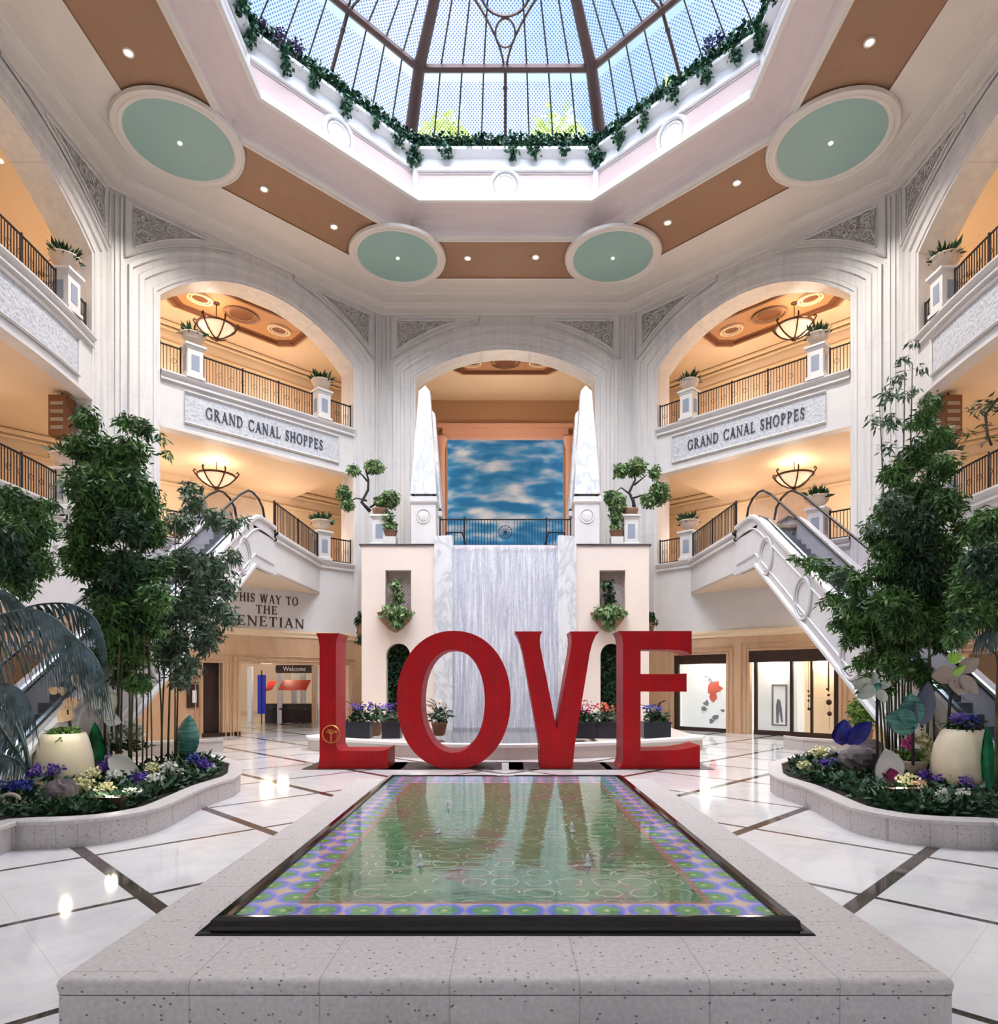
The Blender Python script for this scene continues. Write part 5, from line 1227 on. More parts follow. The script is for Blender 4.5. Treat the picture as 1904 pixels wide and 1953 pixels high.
mb = MB(); mb.add([(-2.12, 5.1, ZS+.085), (2.12, 5.1, ZS+.085), (2.12, 12.6, ZS+.085), (-2.12, 12.6, ZS+.085)], [(0, 1, 2, 3)]); mb.build('mosaic_bed', MAT['mosaic'], t_)
mb = MB(); mb.add([(-2.12, 5.1, ZS+.098), (2.12, 5.1, ZS+.098), (2.12, 12.6, ZS+.098), (-2.12, 12.6, ZS+.098)], [(0, 1, 2, 3)]); mb.build('water', MAT['water'], t_)
plain('jet_water', lin(235, 240, 245), .15)
JL = [(834, 1586, 'left jet of the middle row'), (1070, 1540, 'right jet of the farthest row'), (802, 1648, 'nearest jet on the left'), (1121, 1648, 'nearest jet on the right'), (855, 1541, 'left jet of the farthest row'), (1091, 1584, 'right jet of the middle row')]
for a, b, lab in JL:
    Yj = (EZ-.52)*F/(b-CY); x = (a-CX)/F*Yj
    mb = MB(); mb.lathe([(.05, 0), (.02, .015), (.012, .04), (.018, .06), (.022, .075), (.012, .10), (.004, .115)], (x, Yj, ZS+.09), 9)
    for k in range(5): mb.ball((x+.035*math.cos(k*1.3), Yj+.035*math.sin(k*1.3), ZS+.11+.01*k), .008, 6, 4)
    o = mb.build('water_jet', MAT['jet_water'], None, True); tag(o, 'small bubbling water jet in the mosaic pool, '+lab, 'water jet', 'pool jets')

# ------------------------------------------------------------------ planting beds
def flp(px_, py, z=0): Yv = (EZ-z)*F/(py-CY); return ((px_-CX)/F*Yv, Yv)
BL = [flp(*p) for p in ((446, 1519), (417, 1530), (389, 1541), (345, 1565), (302, 1587), (249, 1601), (200, 1610), (157, 1615), (100, 1619), (40, 1621), (30, 1621), (14, 1626), (0, 1632), (-25, 1643))]
def fillet(pts, n=3):
    out = []
    for i in range(len(pts)-1):
        p0, p1, p2, p3 = pts[max(i-1, 0)], pts[i], pts[i+1], pts[min(i+2, len(pts)-1)]
        for k in range(n):
            t = k/n; out.append(tuple(.5*((2*p1[a])+(-p0[a]+p2[a])*t+(2*p0[a]-5*p1[a]+4*p2[a]-p3[a])*t*t+(-p0[a]+3*p1[a]-3*p2[a]+p3[a])*t**3) for a in (0, 1)))
    return out+[pts[-1]]
def bed(side):
    sg = -1 if side == 'left' else 1
    front = [(abs(x), y) for x, y in BL]; front = fillet(front[:10])+front[10:]
    back = [(7.2, 7.9), (8.62, 7.9), (8.62, 17.2), (7.6, 17.2), (6.3, 15.6), (5.62, 13.9)]
    loop = [(sg*x, y) for x, y in front+back]
    c = (sum(p[0] for p in loop)/len(loop), sum(p[1] for p in loop)/len(loop))
    area_ = sum(loop[k-1][0]*loop[k][1]-loop[k][0]*loop[k-1][1] for k in range(len(loop)))
    def off(d):
        out = []
        n = len(loop); s_ = 1 if area_ > 0 else -1
        for i in range(n):
            a, b = Vector(loop[i-1]), Vector(loop[(i+1) % n]); t = (b-a).normalized(); nn = Vector((-t.y, t.x))*s_
            out.append((loop[i][0]+nn.x*d, loop[i][1]+nn.y*d))
        return out
    t_ = thing('planting_bed', (c[0], c[1], 0), 'curved speckled-stone planting bed on the %s side of the fountain' % side, 'planter bed')
    g = lambda q, z: [(x, y, z) for x, y in q]
    mb = MB(); mb.grid([g(loop, 0), g(loop, .33)], closed_u=True); mb.build('kerb_wall', MAT['speckled_side'], t_)
    mb = MB(); mb.grid([g(off(0), .33), g(off(-.03), .34), g(off(-.03), .385), g(off(-.01), .405), g(off(.24), .405), g(off(.26), .39), g(off(.26), .25)], closed_u=True); mb.build('kerb_cap', MAT['cap_stone'], t_, False)
    mb = MB(); q = off(.25); mb.grid([[(x, y, .32) for x, y in q], [(c[0]+(x-c[0])*.5, c[1]+(y-c[1])*.5, .38) for x, y in q]], closed_u=True)
    b0 = len(mb.v); mb.f.append(tuple(range(b0-len(q), b0))); mb.build('soil', MAT['soil'], t_)
    rs = np.random.RandomState(3 if sg < 0 else 4); pts = []
    nearf = [(p[0], p[1]) for p in off(.55)[:34]]
    for (x, y) in nearf:
        for k in range(60):
            a = rs.uniform(0, 1)**1.2*1.3; pts.append((x+(c[0]-x)*a*.35+rs.normal(0, .18), y+(c[1]-y)*a*.35+rs.normal(0, .18), .38+rs.uniform(0, .14)))
    # keep inside the kerb: planar test
    def inside(p, poly):
        r = False; j = len(poly)-1
        for i in range(len(poly)):
            if (poly[i][1] > p[1]) != (poly[j][1] > p[1]) and p[0] < (poly[j][0]-poly[i][0])*(p[1]-poly[i][1])/(poly[j][1]-poly[i][1]+1e-12)+poly[i][0]: r = not r
            j = i
        return r
    xs_ = [q[0] for q in loop]; ys_ = [q[1] for q in loop]
    for k in range(3800): pts.append((rs.uniform(min(xs_), max(xs_)), rs.uniform(min(ys_), max(ys_)), .40+rs.uniform(0, .12)))
    pin = off(.38); pts = [p for p in pts if inside(p, pin)]
    o = leafmesh('ground_cover', MAT['leaf_dark'], None, pts, .16, 5, .0, .4, up=(-.3, 1.0)); tag(o, 'low dark green ground cover edging the %s planting bed' % side, 'ground cover', None, 'stuff')
    return t_
plain('cap_stone', lin(210, 202, 200), .45, col2=lin(194, 186, 184), scale=20)
bed('left'); bed('right')
# low stone walls of the beds at the escalator feet
for sg, nm in ((-1, 'left'), (1, 'right')):
    pts = [(sg*9.3, 21.6), (sg*9.9, 21.0), (sg*11.5, 20.2), (sg*13.5, 19.6), (sg*14.5, 19.5)]
    if sg > 0: pts = [(sg*9.6, 22.6), (sg*9.9, 21.8), (sg*11.0, 20.6), (sg*12.5, 20.0), (sg*14.5, 19.6)]
    mb = MB(); mb.grid([[(x, y, z) for x, y in q] for q, z in ((pts, 0), (pts, .36))]); t_ = thing('low_wall', (pts[1][0], pts[1][1], 0), 'low pale stone wall near the foot of the %s escalator' % nm, 'low wall')
    mb.build('wall', MAT['gray_deck'], t_); b2 = [(x+sg*.12, y+.3) for x, y in pts]; pf = [(x-sg*.0, y-.04) for x, y in pts]
    mb = MB(); mb.grid([[(x, y, z) for x, y in q] for q, z in ((pf, .36), (pf, .44), (b2, .44), (b2, 0))]); mb.build('coping', MAT['cap_stone'], t_)

# ------------------------------------------------------------------ escalators and landings
def esc(sg):
    nm = 'left' if sg < 0 else 'right'; X = lambda a: sg*a
    fr = BAYS['left_diagonal' if sg < 0 else 'right_diagonal']['fr']
    # landing platform reaching out from the lower gallery
    A = fr(3.45, 0, 0); B = (X(8.8), 24.96); C = (X(8.8), 22.9); D = (X(10.45), 22.9); E2 = (X(10.45), 24.7); G = fr(8.6, 0, 0)
    outl = [(A[0], A[1]), B, C, D, E2, (G[0], G[1])]
    t_ = thing('escalator_landing', (X(9.5), 25.5, 6.4), 'white landing jutting from the lower gallery at the head of the %s escalator' % nm, 'landing')
    mb = MB(); mb.prism(outl, 7.7, 7.8); mb.build('floor_slab', MAT['floor_corridor'], t_)
    mb = MB(); mb.prism(outl, 6.4, 6.5); mb.build('soffit', MAT['warm_plaster'], t_)
    mb = MB(); mb.grid([[(p[0], p[1], z) for p in (A, B)] for z in (6.4, 7.66)])
    mb.build('parapet', MAT['wall_white'], t_)
    n1 = Vector((B[0]-A[0], B[1]-A[1])).normalized(); nn = Vector((-n1.y, n1.x)) if sg > 0 else Vector((n1.y, -n1.x)); nn = -nn if nn.y > 0 else nn
    def pp(d, z): return [(A[0]+nn.x*d, A[1]+nn.y*d, z), (B[0]+nn.x*d, B[1]+nn.y*d-d*.3, z)]
    mb = MB(); mb.grid([pp(0, 7.64), pp(.12, 7.66), pp(.12, 7.74), pp(.06, 7.78), pp(.06, 7.84), pp(.18, 7.9), pp(.18, 8.0), pp(-.25, 8.0), pp(-.25, 7.7)]); mb.build('cap_moulding', MAT['wall_white'], t_)
    # railing on the landing edge
    r_ = thing('balcony_railing', (A[0], A[1], 8.0), 'gray iron railing along the sloping edge of the %s landing' % nm, 'railing', 'landing railings')
    a, b = Vector((A[0], A[1], 8.0)), Vector((B[0], B[1], 8.0)); a = a+(b-a)*.06
    MB().tube([a+Vector((0, 0, 1.15)), b+Vector((0, 0, 1.15))], .035, 5).build('top_rail', MAT['iron'], r_)
    mb = MB()
    for k in range(34): p = a+(b-a)*k/33; mb.box(p.x-.014, p.x+.014, p.y-.014, p.y+.014, 8.0, 9.15)
    mb.build('baluster_grille', MAT['iron'], r_)
    for k in (0, .5, 1): p = a+(b-a)*k; MB().tube([(p.x, p.y, 8.0), (p.x, p.y, 9.2)], .04, 5).build('post', MAT['iron'], r_)
    # escalator
    t_ = thing('escalator', (X(9.6), 16.5, 0), 'white-sided escalator with round side roundels rising to the %s landing' % nm, 'escalator', None)
    top = lambda y: 8.2 if y > 24 else (8.2-.0 if y > 23.3 else 8.1-.65*(22.9-y))
    prof_top = [(24.96, 8.15), (24.2, 8.2), (23.5, 8.2), (23.1, 8.12), (22.6, 7.88), (13.0, 8.1-.65*9.9), (10.55, .08), (9.4, .08)]
    prof_bot = [(24.96, 6.4), (22.95, 6.4), (13.3, .05), (9.4, 0)]
    poly = prof_top+prof_bot[::-1]
    for (xa, xb, part) in ((8.8, 9.02, 'side_panel'), (10.2, 10.42, 'side_panel')):
        mb = MB(); mb.prism(poly, X(xa), X(xb), 'x'); mb.build(part, MAT['wall_white'], t_)
    # edge mouldings
    for dz, pr, nm2 in ((-.0, prof_top[:-1], 'top_moulding'), (0, prof_bot[:3], 'bottom_moulding')):
        mb = MB(); mb.tube([(X(8.78), y, z+dz) for y, z in pr], .09, 6); mb.build(nm2, MAT['wall_white'], t_)
    mb = MB(); mb.tube([(X(8.78), y, z-.42) for y, z in prof_top[:7]], .035, 5); mb.tube([(X(8.78), 24.9, 6.75), (X(8.78), 23.0, 6.8), (X(8.78), 14.5, 1.2)], .035, 5); mb.build('inner_moulding', MAT['wall_white'], t_)
    for k in range(4):
        y = 22.05-2.72*k; z = 8.1-.65*(22.9-y)-1.0
        if z < .8: break
        mb = MB(); mb.tube([(X(8.77), y+.52*math.cos(2*PI*q/28), z+.62*math.sin(2*PI*q/28)) for q in range(28)], .055, 6, closed=True)
        mb.tube([(X(8.78), y+.40*math.cos(2*PI*q/28), z+.50*math.sin(2*PI*q/28)) for q in range(28)], .03, 5, closed=True); mb.build('roundel', MAT['wall_white'], t_, True)
    # truss bottom and steps
    mb = MB(); mb.grid([[(x, y, z+.02) for x in (X(9.0), X(10.22))] for y, z in prof_bot]); mb.build('underside', MAT['warm_plaster'], t_)
    mb = MB(); y = 23.2; z = 7.8; mb.add([(X(9.25), 24.9, 7.82), (X(10.0), 24.9, 7.82), (X(10.0), 23.2, 7.82), (X(9.25), 23.2, 7.82)], [(0, 1, 2, 3)])
    rows = []
    n = 34; dy = (23.2-11.2)/n; dz = 7.75/n
    for k in range(n+1):
        yy = 23.2-k*dy; zz = 7.8-k*dz
        rows.append([(X(9.25), yy, zz), (X(10.0), yy, zz)])
        if k < n: rows.append([(X(9.25), yy, zz-dz), (X(10.0), yy, zz-dz)])
    mb.grid(rows); mb.build('steps', MAT['step_gray'], t_)
    for xa, sd in ((9.1, 1), (10.15, -1)):
        lo = [(24.4, 8.2), (23.5, 8.2), (22.6, 7.85), (10.6, .1), (9.8, .05)]; hi = [(24.4, 8.75), (23.6, 9.05), (23.2, 9.02), (22.4, 8.65), (10.9, 1.15), (10.0, 1.0), (9.7, .6)]
        mb = MB(); mb.prism(lo+hi[::-1], X(xa), X(xa)+.02, 'x'); mb.build('glass_balustrade', MAT['tinted_glass'], t_)
        pts = [(X(xa)+.01, y, z+.02) for y, z in ((24.75, 8.4), (24.55, 8.8), (24.1, 9.03), (23.6, 9.1), (23.2, 9.06), (22.4, 8.68), (10.9, 1.17), (10.1, 1.02), (9.75, .75), (9.7, .4))]
        mb = MB(); mb.tube(pts, .045, 6); mb.build('handrail', MAT['black_rubber'], t_)
        mb = MB(); mb.tube([(X(xa), y, z) for y, z in ((24.4, 8.22), (23.5, 8.22), (22.6, 7.9), (10.6, .14))], .05, 5); mb.build('skirt_rail', MAT['steel'], t_)
    # spot under the landing
    c = (X(9.9), 24.2, 6.38); k = MB(); k.lathe([(.01, 0), (.11, 0), (.13, -.02), (.13, .02)], c, 12); o = k.build('recessed_downlight', MAT['lamp_glow'])
    tag(o, 'bright recessed downlight under the %s landing' % nm, 'downlight', 'landing downlights'); lamp('landing_spot', (c[0], c[1], 6.3), 150, (1, .78, .55), .06, 2.7, (0, 0, 0), 1)
esc(-1); esc(1)
# ------------------------------------------------------------------ bamboo
def pb(lst, Y, dy=1.0): 
    s = Y/F; return [(tuple(at(a, b, Y+((i*37) % 7-3)*.15)), (r*s, r*s*dy, r*s*.95)) for i, (a, b, r) in enumerate(lst)]
def bamboo(name, lst, Y, leaf, label, stems, seed, dens=620, size=.19, extra=()):
    q_ = (16/Y)**3; size = size*Y/16; dens = dens*3.6*q_; extra = [(a_, b_, c_*3*q_) for a_, b_, c_ in extra]
    x = sum(s[0] for s in stems)/len(stems); bx = (x-CX)/F*Y
    t_ = thing('bamboo', (bx, Y, .4), label, 'bamboo')
    leafmesh('foliage', MAT[leaf], t_, blob_points(pb(lst, Y), dens, seed, .1), size, seed, .45, .26)
    for (l2, leaf2, d2) in extra: leafmesh('foliage', MAT[leaf2], t_, blob_points(pb(l2, Y-.3), d2, seed+7, .1), size, seed+7, .5, .26)
    rnd = random.Random(seed)
    for a, ytop in stems:
        p0 = ((a-CX)/F*Y, Y+rnd.uniform(-.3, .3)); z1 = EZ+(CY-ytop)/F*Y
        lean = rnd.uniform(-.35, .35); r = rnd.uniform(.018, .032)
        pts = [(p0[0]+lean*(k/6)**2, p0[1]+.1*(k/6), .38+(z1-.38)*k/6) for k in range(7)]
        mb = MB(); mb.tube(pts, [r*(1-.5*k/6) for k in range(7)], 6)
        mb.build('stalk', MAT['culm'], t_, True)
    return t_
bamboo('b', [(165, 800, 30), (150, 850, 34), (190, 850, 34), (268, 812, 26), (240, 800, 22), (255, 850, 34), (225, 880, 52), (165, 920, 48), (250, 940, 62), (200, 990, 66), (275, 1010, 50), (150, 1010, 34), (170, 1070, 44), (245, 1090, 62), (290, 1140, 42), (230, 1170, 58), (250, 1240, 48), (205, 1250, 34), (265, 1300, 30), (305, 835, 14), (318, 862, 12), (200, 1190, 40), (215, 930, 44), (280, 1190, 40), (240, 1290, 30), (140, 1050, 30), (300, 1080, 34)], 14.0, 'leaf_bamboo',
    'tall dense green bamboo clump in the left bed before the escalator', [(213, 1150), (226, 1080), (240, 1000), (252, 900), (262, 960), (236, 860), (275, 1100), (286, 1050), (298, 1150), (247, 1180)], 11, 620,
    extra=[([(250, 1000, 40), (235, 1090, 50), (260, 1180, 40), (200, 1130, 40)], 'leaf_dark', 700)])
bamboo('b', [(360, 925, 18), (372, 960, 26), (410, 990, 30), (345, 1000, 34), (445, 1000, 22), (465, 985, 14), (355, 1070, 44), (405, 1080, 40), (445, 1060, 22), (370, 1150, 50), (425, 1160, 32), (430, 1120, 30), (335, 1220, 40), (385, 1225, 30), (345, 1290, 28), (320, 1170, 36), (400, 1200, 34), (380, 1110, 44), (355, 1270, 34), (320, 1250, 34), (440, 1180, 22)], 15.4, 'leaf_gray',
    'looser gray-green bamboo leaning right beside the tall clump in the left bed', [(308, 1180), (318, 1120), (326, 1050), (334, 1180), (342, 1000)], 12, 430)
bamboo('b', [(20, 950, 34), (60, 975, 34), (30, 1020, 56), (85, 1010, 32), (15, 1090, 46), (70, 1075, 36), (-20, 1000, 50), (95, 960, 18), (45, 1120, 26), (0, 1030, 60), (50, 1050, 44)], 10.8, 'leaf_bamboo',
    'dark bushy bamboo cut off by the left edge of the view', [(-38, 1050), (-25, 1080), (-14, 1100), (-5, 1060)], 13, 620, extra=[([(10, 1040, 40), (40, 1080, 36)], 'leaf_dark', 700)])
bamboo('b', [(1742, 655, 14), (1725, 680, 16), (1755, 700, 14), (1712, 720, 20), (1695, 750, 22), (1735, 745, 18), (1668, 800, 18), (1700, 800, 22), (1690, 850, 18), (1740, 810, 18)], 13.6, 'leaf_gray',
    'thin airy bamboo tip reaching highest on the right', [(1720, 700), (1712, 760), (1730, 680)], 14, 240, .2)
bamboo('b', [(1775, 770, 24), (1762, 800, 26), (1790, 830, 32), (1750, 870, 40), (1800, 890, 36), (1705, 905, 34), (1740, 950, 52), (1800, 960, 44), (1690, 980, 36), (1710, 1040, 52), (1770, 1050, 62), (1835, 1010, 32), (1740, 1120, 62), (1810, 1120, 50), (1700, 1150, 44), (1760, 1180, 50), (1720, 1220, 40), (1790, 1210, 40), (1830, 1170, 36), (1680, 1090, 30), (1745, 1270, 30), (1720, 1180, 44), (1800, 1160, 44), (1760, 950, 50), (1790, 1060, 50), (1700, 1270, 34), (1770, 1290, 30), (1660, 1020, 20)], 13.2, 'leaf_bamboo',
    'tall dense green bamboo clump rising from the right planting bed', [(1700, 1100), (1712, 1000), (1722, 950), (1735, 900), (1748, 860), (1760, 1000), (1772, 1050), (1785, 1100), (1690, 1180)], 15, 600,
    extra=[([(1750, 1000, 44), (1780, 1100, 50), (1740, 1060, 40)], 'leaf_dark', 650), ([(1700, 960, 34), (1660, 1000, 22)], 'leaf_gray', 420)])
bamboo('b', [(1520, 1062, 14), (1545, 1072, 20), (1575, 1085, 24), (1610, 1098, 28), (1640, 1110, 30), (1600, 1140, 24), (1570, 1150, 14), (1630, 1165, 34), (1600, 1185, 22), (1655, 1200, 36), (1625, 1215, 24), (1640, 1260, 22), (1675, 1250, 32), (1660, 1290, 20), (1690, 1310, 22), (1640, 1190, 34), (1665, 1150, 34), (1690, 1220, 34), (1650, 1310, 16)], 13.9, 'leaf_bamboo',
    'drooping bamboo sprays arching left over the right escalator', [(1690, 1150), (1702, 1120), (1715, 1140)], 16, 520, .2, extra=[([(1600, 1100, 24), (1650, 1150, 30)], 'leaf_gray', 420)])
bamboo('b', [(1890, 985, 34), (1860, 1020, 30), (1885, 1060, 46), (1850, 1090, 34), (1895, 1130, 44), (1920, 1000, 50), (1860, 1150, 34), (1820, 1210, 26), (1875, 1180, 24), (1850, 1130, 40), (1900, 1180, 34), (1840, 1180, 30)], 11.0, 'leaf_bamboo',
    'dark bushy bamboo cut off by the right edge of the view', [(1902, 1100), (1912, 1080), (1925, 1060)], 17, 560, extra=[([(1880, 1070, 40), (1900, 1120, 36)], 'leaf_dark', 650)])
t_ = thing('climbing_plant', at(1885, 790, 20.5), 'dark spiky pine-like spray hanging in the far right gallery', 'plant')
c = at(1885, 775, 20.5); MB().tube([tuple(at(1904, 760, 20.6)), tuple(at(1880, 790, 20.5)), tuple(at(1884, 830, 20.4)), tuple(at(1892, 850, 20.4))], .04, 5).build('stem', MAT['dark_stem'], t_)
leafmesh('foliage', MAT['leaf_dark'], t_, blob_points(pb([(1862, 778, 16), (1885, 768, 18), (1905, 772, 20), (1880, 812, 12), (1886, 840, 12), (1840, 825, 14)], 20.5), 420, 5), .3, 6, .2, .16)

# ------------------------------------------------------------------ palms
def frond(t_, pts, Y, Lf, n=46, leaf='leaf_palm', seed=1):
    P = [Vector(p) for p in [at(a, b, Y+dz) for a, b, dz in pts]]; rnd = random.Random(seed)
    Q_ = []
    for i in range(len(P)-1):
        p0, p1, p2, p3 = P[max(i-1, 0)], P[i], P[i+1], P[min(i+2, len(P)-1)]
        for k in range(6):
            t = k/6; Q_.append(.5*((2*p1)+(p2-p0)*t+(2*p0-5*p1+4*p2-p3)*t*t+(3*p1-p0-3*p2+p3)*t**3))
    Q_.append(P[-1]); m = len(Q_)
    mb = MB(); mb.tube(Q_, [.03*(1-.75*k/(m-1)) for k in range(m)], 5)
    fr_ = mb.build('frond', MAT[leaf], t_, True)
    mb = MB()
    for k in range(n):
        u = .08+.92*k/n; i = min(m-2, int(u*(m-1))); c = Q_[i].lerp(Q_[i+1], u*(m-1)-i); d = (Q_[i+1]-Q_[i]).normalized()
        L = Lf*(.55+.75*math.sin(PI*min(1, u*.85+.1)))*rnd.uniform(.85, 1.1)
        for sg in (-1, 1):
            side = Vector((0, 1, 0))*sg; out = (side*.4+d*.85+Vector((0, 0, .05))).normalized(); rows = []
            for q in range(5):
                s = q/4; p = c+out*L*.42*s+Vector((0, 0, -1))*L*(.35*s+.75*s*s)+Vector((rnd.uniform(-.01, .01), 0, 0))
                w_ = .034*(1-s)**.6+.002; rows.append([tuple(p-d*w_), tuple(p+d*w_)])
            mb.grid(rows)
    mb.build('leaflets', MAT[leaf], fr_, recalc=False)
b0 = at(56, 1468, 11.4)
t_ = thing('palm', (b0.x, b0.y, .4), 'arching gray-green palm with long hanging leaflets in the left foreground bed', 'palm')
frond(t_, [(57, 1468, 0), (44, 1400, .1), (5, 1290, .1), (-10, 1210, .0), (46, 1161, -.2), (123, 1151, -.3), (169, 1169, -.4), (192, 1200, -.45), (202, 1250, -.5)], 11.4, .5, 44, seed=1)
frond(t_, [(55, 1468, .1), (38, 1400, .0), (-20, 1280, -.3), (-50, 1200, -.5), (0, 1174, -.7), (61, 1163, -.8), (107, 1181, -.9), (138, 1210, -1.0), (177, 1246, -1.05), (200, 1290, -1.1)], 11.4, .9, 56, seed=2)
frond(t_, [(50, 1468, 0), (30, 1430, -.3), (-25, 1350, -.6), (-40, 1310, -.7), (0, 1304, -.9), (28, 1309, -1.0), (51, 1330, -1.05), (66, 1368, -1.1)], 11.4, .55, 34, seed=3)
frond(t_, [(48, 1468, 0), (10, 1400, .2), (-60, 1250, .6), (-70, 1150, .8), (-10, 1125, .9), (25, 1137, 1.0), (50, 1160, 1.0)], 11.4, .5, 30, seed=4)
frond(t_, [(50, 1474, 0), (30, 1450, -.5), (-5, 1440, -.8), (-25, 1460, -1.0), (-35, 1500, -1.1)], 11.4, .4, 30, seed=5)
b0 = at(1930, 1480, 12.2)
t_ = thing('palm', (b0.x, b0.y, .4), 'palm frond tips entering at the right edge above the bed', 'palm')
frond(t_, [(1960, 1470, 0), (1950, 1250, 0), (1930, 1160, -.2), (1890, 1148, -.3), (1850, 1165, -.4), (1822, 1205, -.5)], 12.2, .5, 46, seed=6)
frond(t_, [(1970, 1470, 0), (1960, 1300, 0), (1930, 1220, -.2), (1895, 1200, -.3), (1865, 1215, -.4)], 12.2, .4, 36, seed=7)

# ------------------------------------------------------------------ flowers, rocks and sculptures in the beds
ZB = .42
def gy(py): return (EZ-ZB)*F/(py-CY)
def hyd(px_, py, r, petal, label, leafs='leaf_dark', n=1):
    Yv = min(gy(py+r*1.0), 8.3*F/abs(px_-CX)); s = Yv/F; c = at(px_, py-3, Yv); R = r*s*1.4; seed = int(px_*3+py)
    t_ = thing('hydrangea', (c.x, c.y, ZB), label, 'flowering plant')
    mb = MB(); mb.tube([(c.x, c.y, ZB-.05), (c.x, c.y, c.z)], .02, 5); mb.build('stem', MAT['dark_stem'], t_)
    bl = MB(); rnd = random.Random(seed)
    heads = [(0, 0, 0, .72)]+[(rnd.uniform(-.7, .7), rnd.uniform(-.3, .3), rnd.uniform(-.35, .25), .42) for _ in range(3)]
    leafmesh('blooms', MAT[petal], t_, blob_points([((c.x+a*R, c.y+b*R, c.z+d*R), q*R) for a, b, d, q in heads], 14000 if R < .2 else 6500, seed, .8), max(.05, R*.24), seed, 0, .9, up=(-.6, .9))
    leafmesh('leaves', MAT[leafs], t_, blob_points([((c.x, c.y+.03, max(ZB+.05, c.z-R*.9)), (R*1.1, R*.9, R*.5))], 900, seed+1), .15, seed+1, 0, .5, up=(-.3, .8))
    return t_
for px_, py, r, pt, lab in (
    (62, 1472, 17, 'petal_purple', 'purple hydrangea left of the moss-topped vase'), (100, 1474, 17, 'petal_purple', 'violet hydrangea in front of the moss-topped vase'),
    (12, 1500, 18, 'petal_blue', 'blue hydrangea at the left edge of the bed'), (42, 1503, 16, 'petal_blue', 'blue hydrangea beside the one at the left edge'),
    (212, 1462, 18, 'petal_purple', 'purple hydrangea before the pale stone slab in the left bed'), (268, 1488, 13, 'petal_purple', 'small purple hydrangea right of the pale slab in the left bed'),
    (300, 1490, 15, 'petal_white', 'white hydrangea low at the kerb of the left bed'), (322, 1468, 16, 'petal_white', 'tallest white hydrangea of the left bed'), (294, 1468, 13, 'petal_cream', 'cream hydrangea between the white ones of the left bed'), (345, 1478, 10, 'petal_white', 'small white hydrangea nearest the right tip of the left bed'),
    (372, 1450, 13, 'petal_blue', 'blue hydrangea below the teal leaf sculpture'), (392, 1462, 13, 'petal_purple', 'violet-blue hydrangea at the right tip of the left bed'), (404, 1466, 8, 'petal_white', 'tiny white bloom at the right tip of the left bed'),
    (180, 1478, 16, 'petal_cream', 'lit cream hydrangea in the middle of the left bed'), (160, 1500, 20, 'petal_cream', 'brightly lit cream flowers behind the rock in the left bed'), (205, 1508, 18, 'petal_cream', 'lit cream flowers over the dark lamp box'), (215, 1485, 12, 'petal_white', 'white flower beside the lit cream ones in the left bed'),
    (250, 1400, 22, 'petal_white', 'white orchids among the left bamboo stalks'), (225, 1410, 16, 'petal_white', 'white blossom cluster left of the bamboo orchids'), (255, 1515, 14, 'petal_white', 'pale white flowers at the kerb in front of the left bed'),
    (1565, 1440, 15, 'petal_cream', 'cream hydrangea at the left tip of the right bed'), (1588, 1436, 11, 'petal_white', 'white hydrangea beside the rock of the right bed'), (1574, 1458, 10, 'petal_purple', 'small purple hydrangea at the left tip of the right bed'), (1592, 1456, 9, 'petal_blue', 'small blue hydrangea beside the rock of the right bed'), (1537, 1464, 12, 'petal_cream', 'pale green-white bloom at the very tip of the right bed'),
    (1765, 1482, 14, 'petal_purple', 'violet hydrangea right of the magenta-tipped petal'), (1800, 1488, 16, 'petal_purple', 'violet hydrangea below the big egg vase'), (1842, 1494, 16, 'petal_purple', 'large violet hydrangea right of the vase foot'), (1872, 1497, 12, 'petal_pink', 'mauve hydrangea right of the large violet one'),
    (1800, 1518, 12, 'petal_white', 'left white kerb blossom cluster under the violet hydrangeas'), (1838, 1520, 13, 'petal_white', 'right white kerb blossom cluster under the violet hydrangeas'), (1706, 1472, 15, 'petal_pink', 'magenta orchid in front of the white egg petal'),
    (1730, 1492, 17, 'petal_cream', 'lit cream flowers over the lamp box of the right bed'), (1752, 1500, 12, 'petal_peach', 'peach flowers beside the lit cream ones of the right bed'), (1790, 1445, 12, 'petal_cream', 'cream tulip cluster in front of the egg vase')):
    hyd(px_, py, r, pt, lab)
def rock(px_, py, rx, rz, label, seed):
    Yv = gy(py+rz*.8); s = Yv/F; c = at(px_, py, Yv); mb = MB(); rnd = random.Random(seed)
    mb.ball(c, 1, 14, 9, (rx*s, rx*s*.8, rz*s*1.1), .12, rnd); o = mb.build('rock', MAT['rock']); tag(o, label, 'rock')
rock(118, 1512, 30, 24, 'gray-violet boulder near the kerb of the left bed', 1)
rock(58, 1532, 14, 6, 'flat pebble at the kerb of the left bed', 4)
rock(1638, 1450, 38, 26, 'large gray boulder supporting the blue petals in the right bed', 2)
rock(1662, 1425, 22, 14, 'flat pale rock on top of the large boulder in the right bed', 3)
def lampbox(px_, py, label):
    Yv = gy(py+10); c = at(px_, py, Yv); t_ = thing('lamp_box', (c.x, c.y, ZB), label, 'uplight')
    MB().box(c.x-.24, c.x+.24, c.y-.08, c.y+.12, ZB-.03, ZB+.16).build('housing', MAT['dark_wood'], t_)
    MB().box(c.x-.07, c.x+.07, c.y-.02, c.y+.06, ZB+.16, ZB+.17).build('lens', MAT['lamp_glow'], t_)
    lamp('bed_uplight', (c.x, c.y+.1, ZB+.32), 9, (1, .95, .7), .08)
lampbox(205, 1530, 'dark low lamp box lighting flowers in the left bed'); lampbox(1722, 1512, 'dark low lamp box lighting flowers in the right bed')
